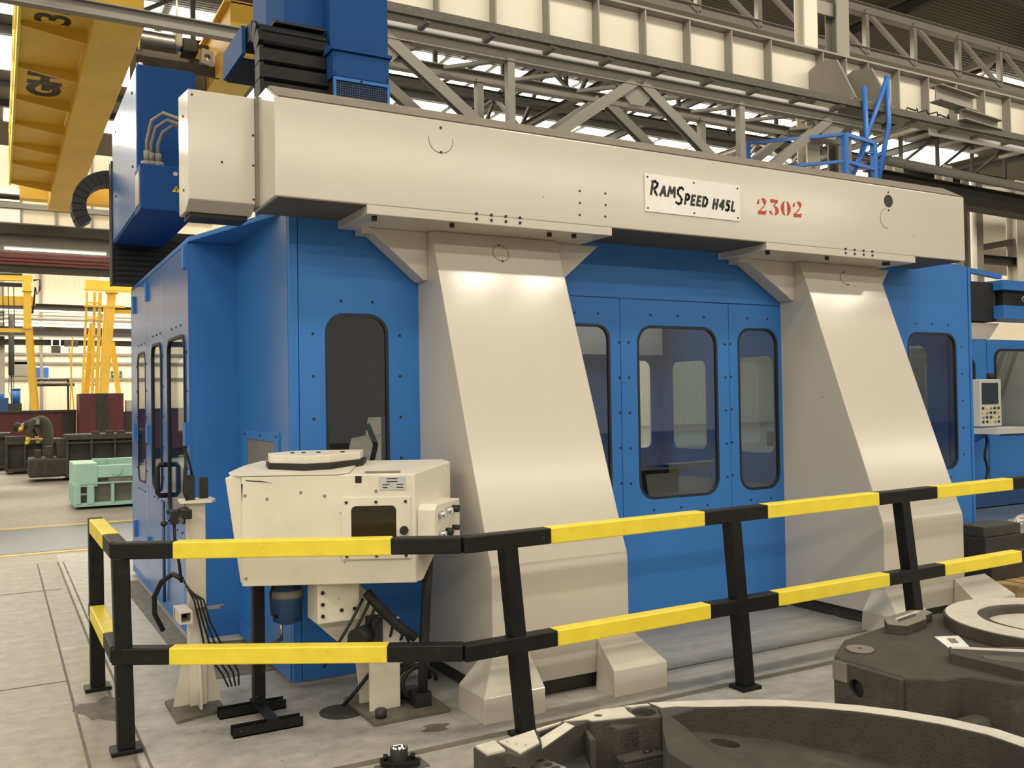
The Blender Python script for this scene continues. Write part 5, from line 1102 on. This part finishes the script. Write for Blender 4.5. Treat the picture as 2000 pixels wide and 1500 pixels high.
# wall-side clutter at the far end
gw = thing('wall_crane_girder', 'upper dark girder running along the far wall at left', 'crane girder', (0, 40.2, 5.4)); MB().ibar((-10, 40.2, 5.62), (26, 40.2, 5.42), .3, .28).build('beam', 'darkstruct', gw)
for i, z in enumerate((5.36, 5.20, 5.06, 4.92)):
    o = MB().tube([(-10, 39.85, z+.06), (26, 39.85, z-.06)], (.05, .03, .06, .045)[i], 8).build('wall_pipe', ('signwhite', 'galv', 'galv', 'signwhite')[i]); tag(o, ('topmost white', 'slim grey', 'thick grey', 'lowest white')[i]+' pipe running along the far wall between the dark girders', 'pipe')
gw = thing('wall_crane_girder', 'lower dark girder running along the far wall at left', 'crane girder', (0, 40.2, 4.2)); MB().box(-10, 26, 40.1, 40.4, 4.45, 4.80).build('beam', 'darkstruct', gw); MB().box(-10, 26, 40.0, 40.1, 4.40, 4.45).build('lower_flange', 'galv', gw); MB().box(-10, 26, 40.3, 40.4, 4.1, 4.32).build('service_beam', 'darkstruct', gw)
for i in range(5): MB().box(-1.6+1.9*i, -.2+1.9*i, 40.0, 40.06, 4.83, 4.90).build('lamp_tube', 'tube', gw)
for x, z0, lab in ((1.85, 3.8, 'small dark heater box hung by white straps under the far girder'), (2.30, 4.05, 'long dark box hung under the far girder beside the ladder')):
    o = thing('heater_unit', lab, 'heater', (x+.15, 39.9, z0)); MB().box(x, x+(.32 if x < 2 else .5), 40.0, 40.2, z0, z0+.26).build('case', 'castdark', o)
    for q in (x+.02, x+.30): MB().box(q-.025, q+.025, 40.02, 40.1, z0+.26, 4.41).build('strap', 'signwhite', o)
wc = thing('hall_column', 'white steel column with a dark box at the far wall', 'column', (3.8, 40.6, 0)); MB().box(3.66, 3.95, 40.5, 40.8, 0, 9).build('shaft', 'cream_struct', wc); MB().box(3.62, 3.80, 40.4, 40.5, 3.02, 3.49).build('switch_box', 'castdark', wc)
wc = thing('hall_column', 'grey steel column at the far wall cut by the left edge', 'column', (.15, 40.6, 0)); MB().box(-.1, .26, 40.5, 40.9, 0, 9).build('shaft', 'galv', wc)
sd_ = thing('service_drop', 'dark upright service pole with hanging cables at far left', 'pole', (.47, 39.5, 0))
MB().tube([(.47, 39.5, 2.9), (.48, 39.5, 5.2)], .1, 8).build('sleeve', 'castdark', sd_); MB().tube([(.47, 39.5, 0), (.47, 39.5, 2.9)], .03, 6).build('pole', 'castdark', sd_)
MB().tube([(.40, 39.45, 2.95), (.38, 39.45, 2.3), (.46, 39.45, 2.0), (.55, 39.45, 2.3), (.53, 39.45, 2.95)], .015, 6).build('cable', 'rubber', sd_)
vn = thing('wall_vent', 'blue louvred wall vent with a white centre on the far wall', 'vent', (1.7, 44.9, 2.95)); MB().box(1.40, 1.98, 44.88, 45, 2.92, 3.46).build('frame', 'signwhite', vn)
for i in range(7):
    MB().box(1.43, 1.62, 44.84, 44.88, 2.97+.066*i, 3.015+.066*i).build('louvre', 'blueladder', vn); MB().box(1.76, 1.96, 44.84, 44.88, 2.97+.066*i, 3.015+.066*i).build('louvre', 'blueladder', vn)
ex = thing('exit_sign', 'dark green emergency exit sign with a running figure on the far wall', 'sign', (4.7, 44.95, 3.0)); MB().box(4.48, 4.92, 44.9, 44.99, 2.98, 3.26).build('board', 'exit', ex)
MB().prism([(4.50, 3.11), (4.57, 3.07), (4.57, 3.10), (4.68, 3.10), (4.68, 3.125), (4.57, 3.125), (4.57, 3.155)], 44.885, 44.9, 'XZ').build('arrow', 'mint', ex)
rn = MB(); rn.prism(circle(4.80, 3.215, .025, 12), 44.885, 44.9, 'XZ')
for a, b in (((4.79, 3.19), (4.78, 3.11)), ((4.78, 3.11), (4.84, 3.08)), ((4.84, 3.08), (4.85, 3.02)), ((4.78, 3.11), (4.74, 3.05)), ((4.74, 3.05), (4.69, 3.04)), ((4.79, 3.18), (4.84, 3.14)), ((4.79, 3.18), (4.73, 3.15))): rn.bar((a[0], 44.89, a[1]), (b[0], 44.89, b[1]), .014, .022, (0, 1, 0))
rn.build('running_figure', 'signwhite', ex)
for i, (z, c_) in enumerate(((3.95, 'galv'), (3.55, 'galv'), (2.85, 'galv'))):
    MB().box(-8, 24, 44.9, 44.98, z, z+.10).build('wall_rail', c_, wb)
for x in (-1.2, 1.62, 6.4): MB().box(x, x+.12, 44.85, 44.98, 0, 9).build('wall_stanchion', 'galv', wb)
MB().box(.45, 1.3, 44.9, 44.98, 3.05, 3.75).build('wall_panel', 'galv', wb)
fn_ = thing('low_fence', 'low grey railing standing along the far wall behind the maroon bed', 'railing', (1.5, 43, 0))
for i in range(9): MB().box(.2+.4*i, .24+.4*i, 43, 43.04, 0, 1.55).build('post', 'galv', fn_)
for z in (1.2, 1.52): MB().box(.2, 3.44, 43, 43.04, z, z+.04).build('rail', 'galv', fn_)
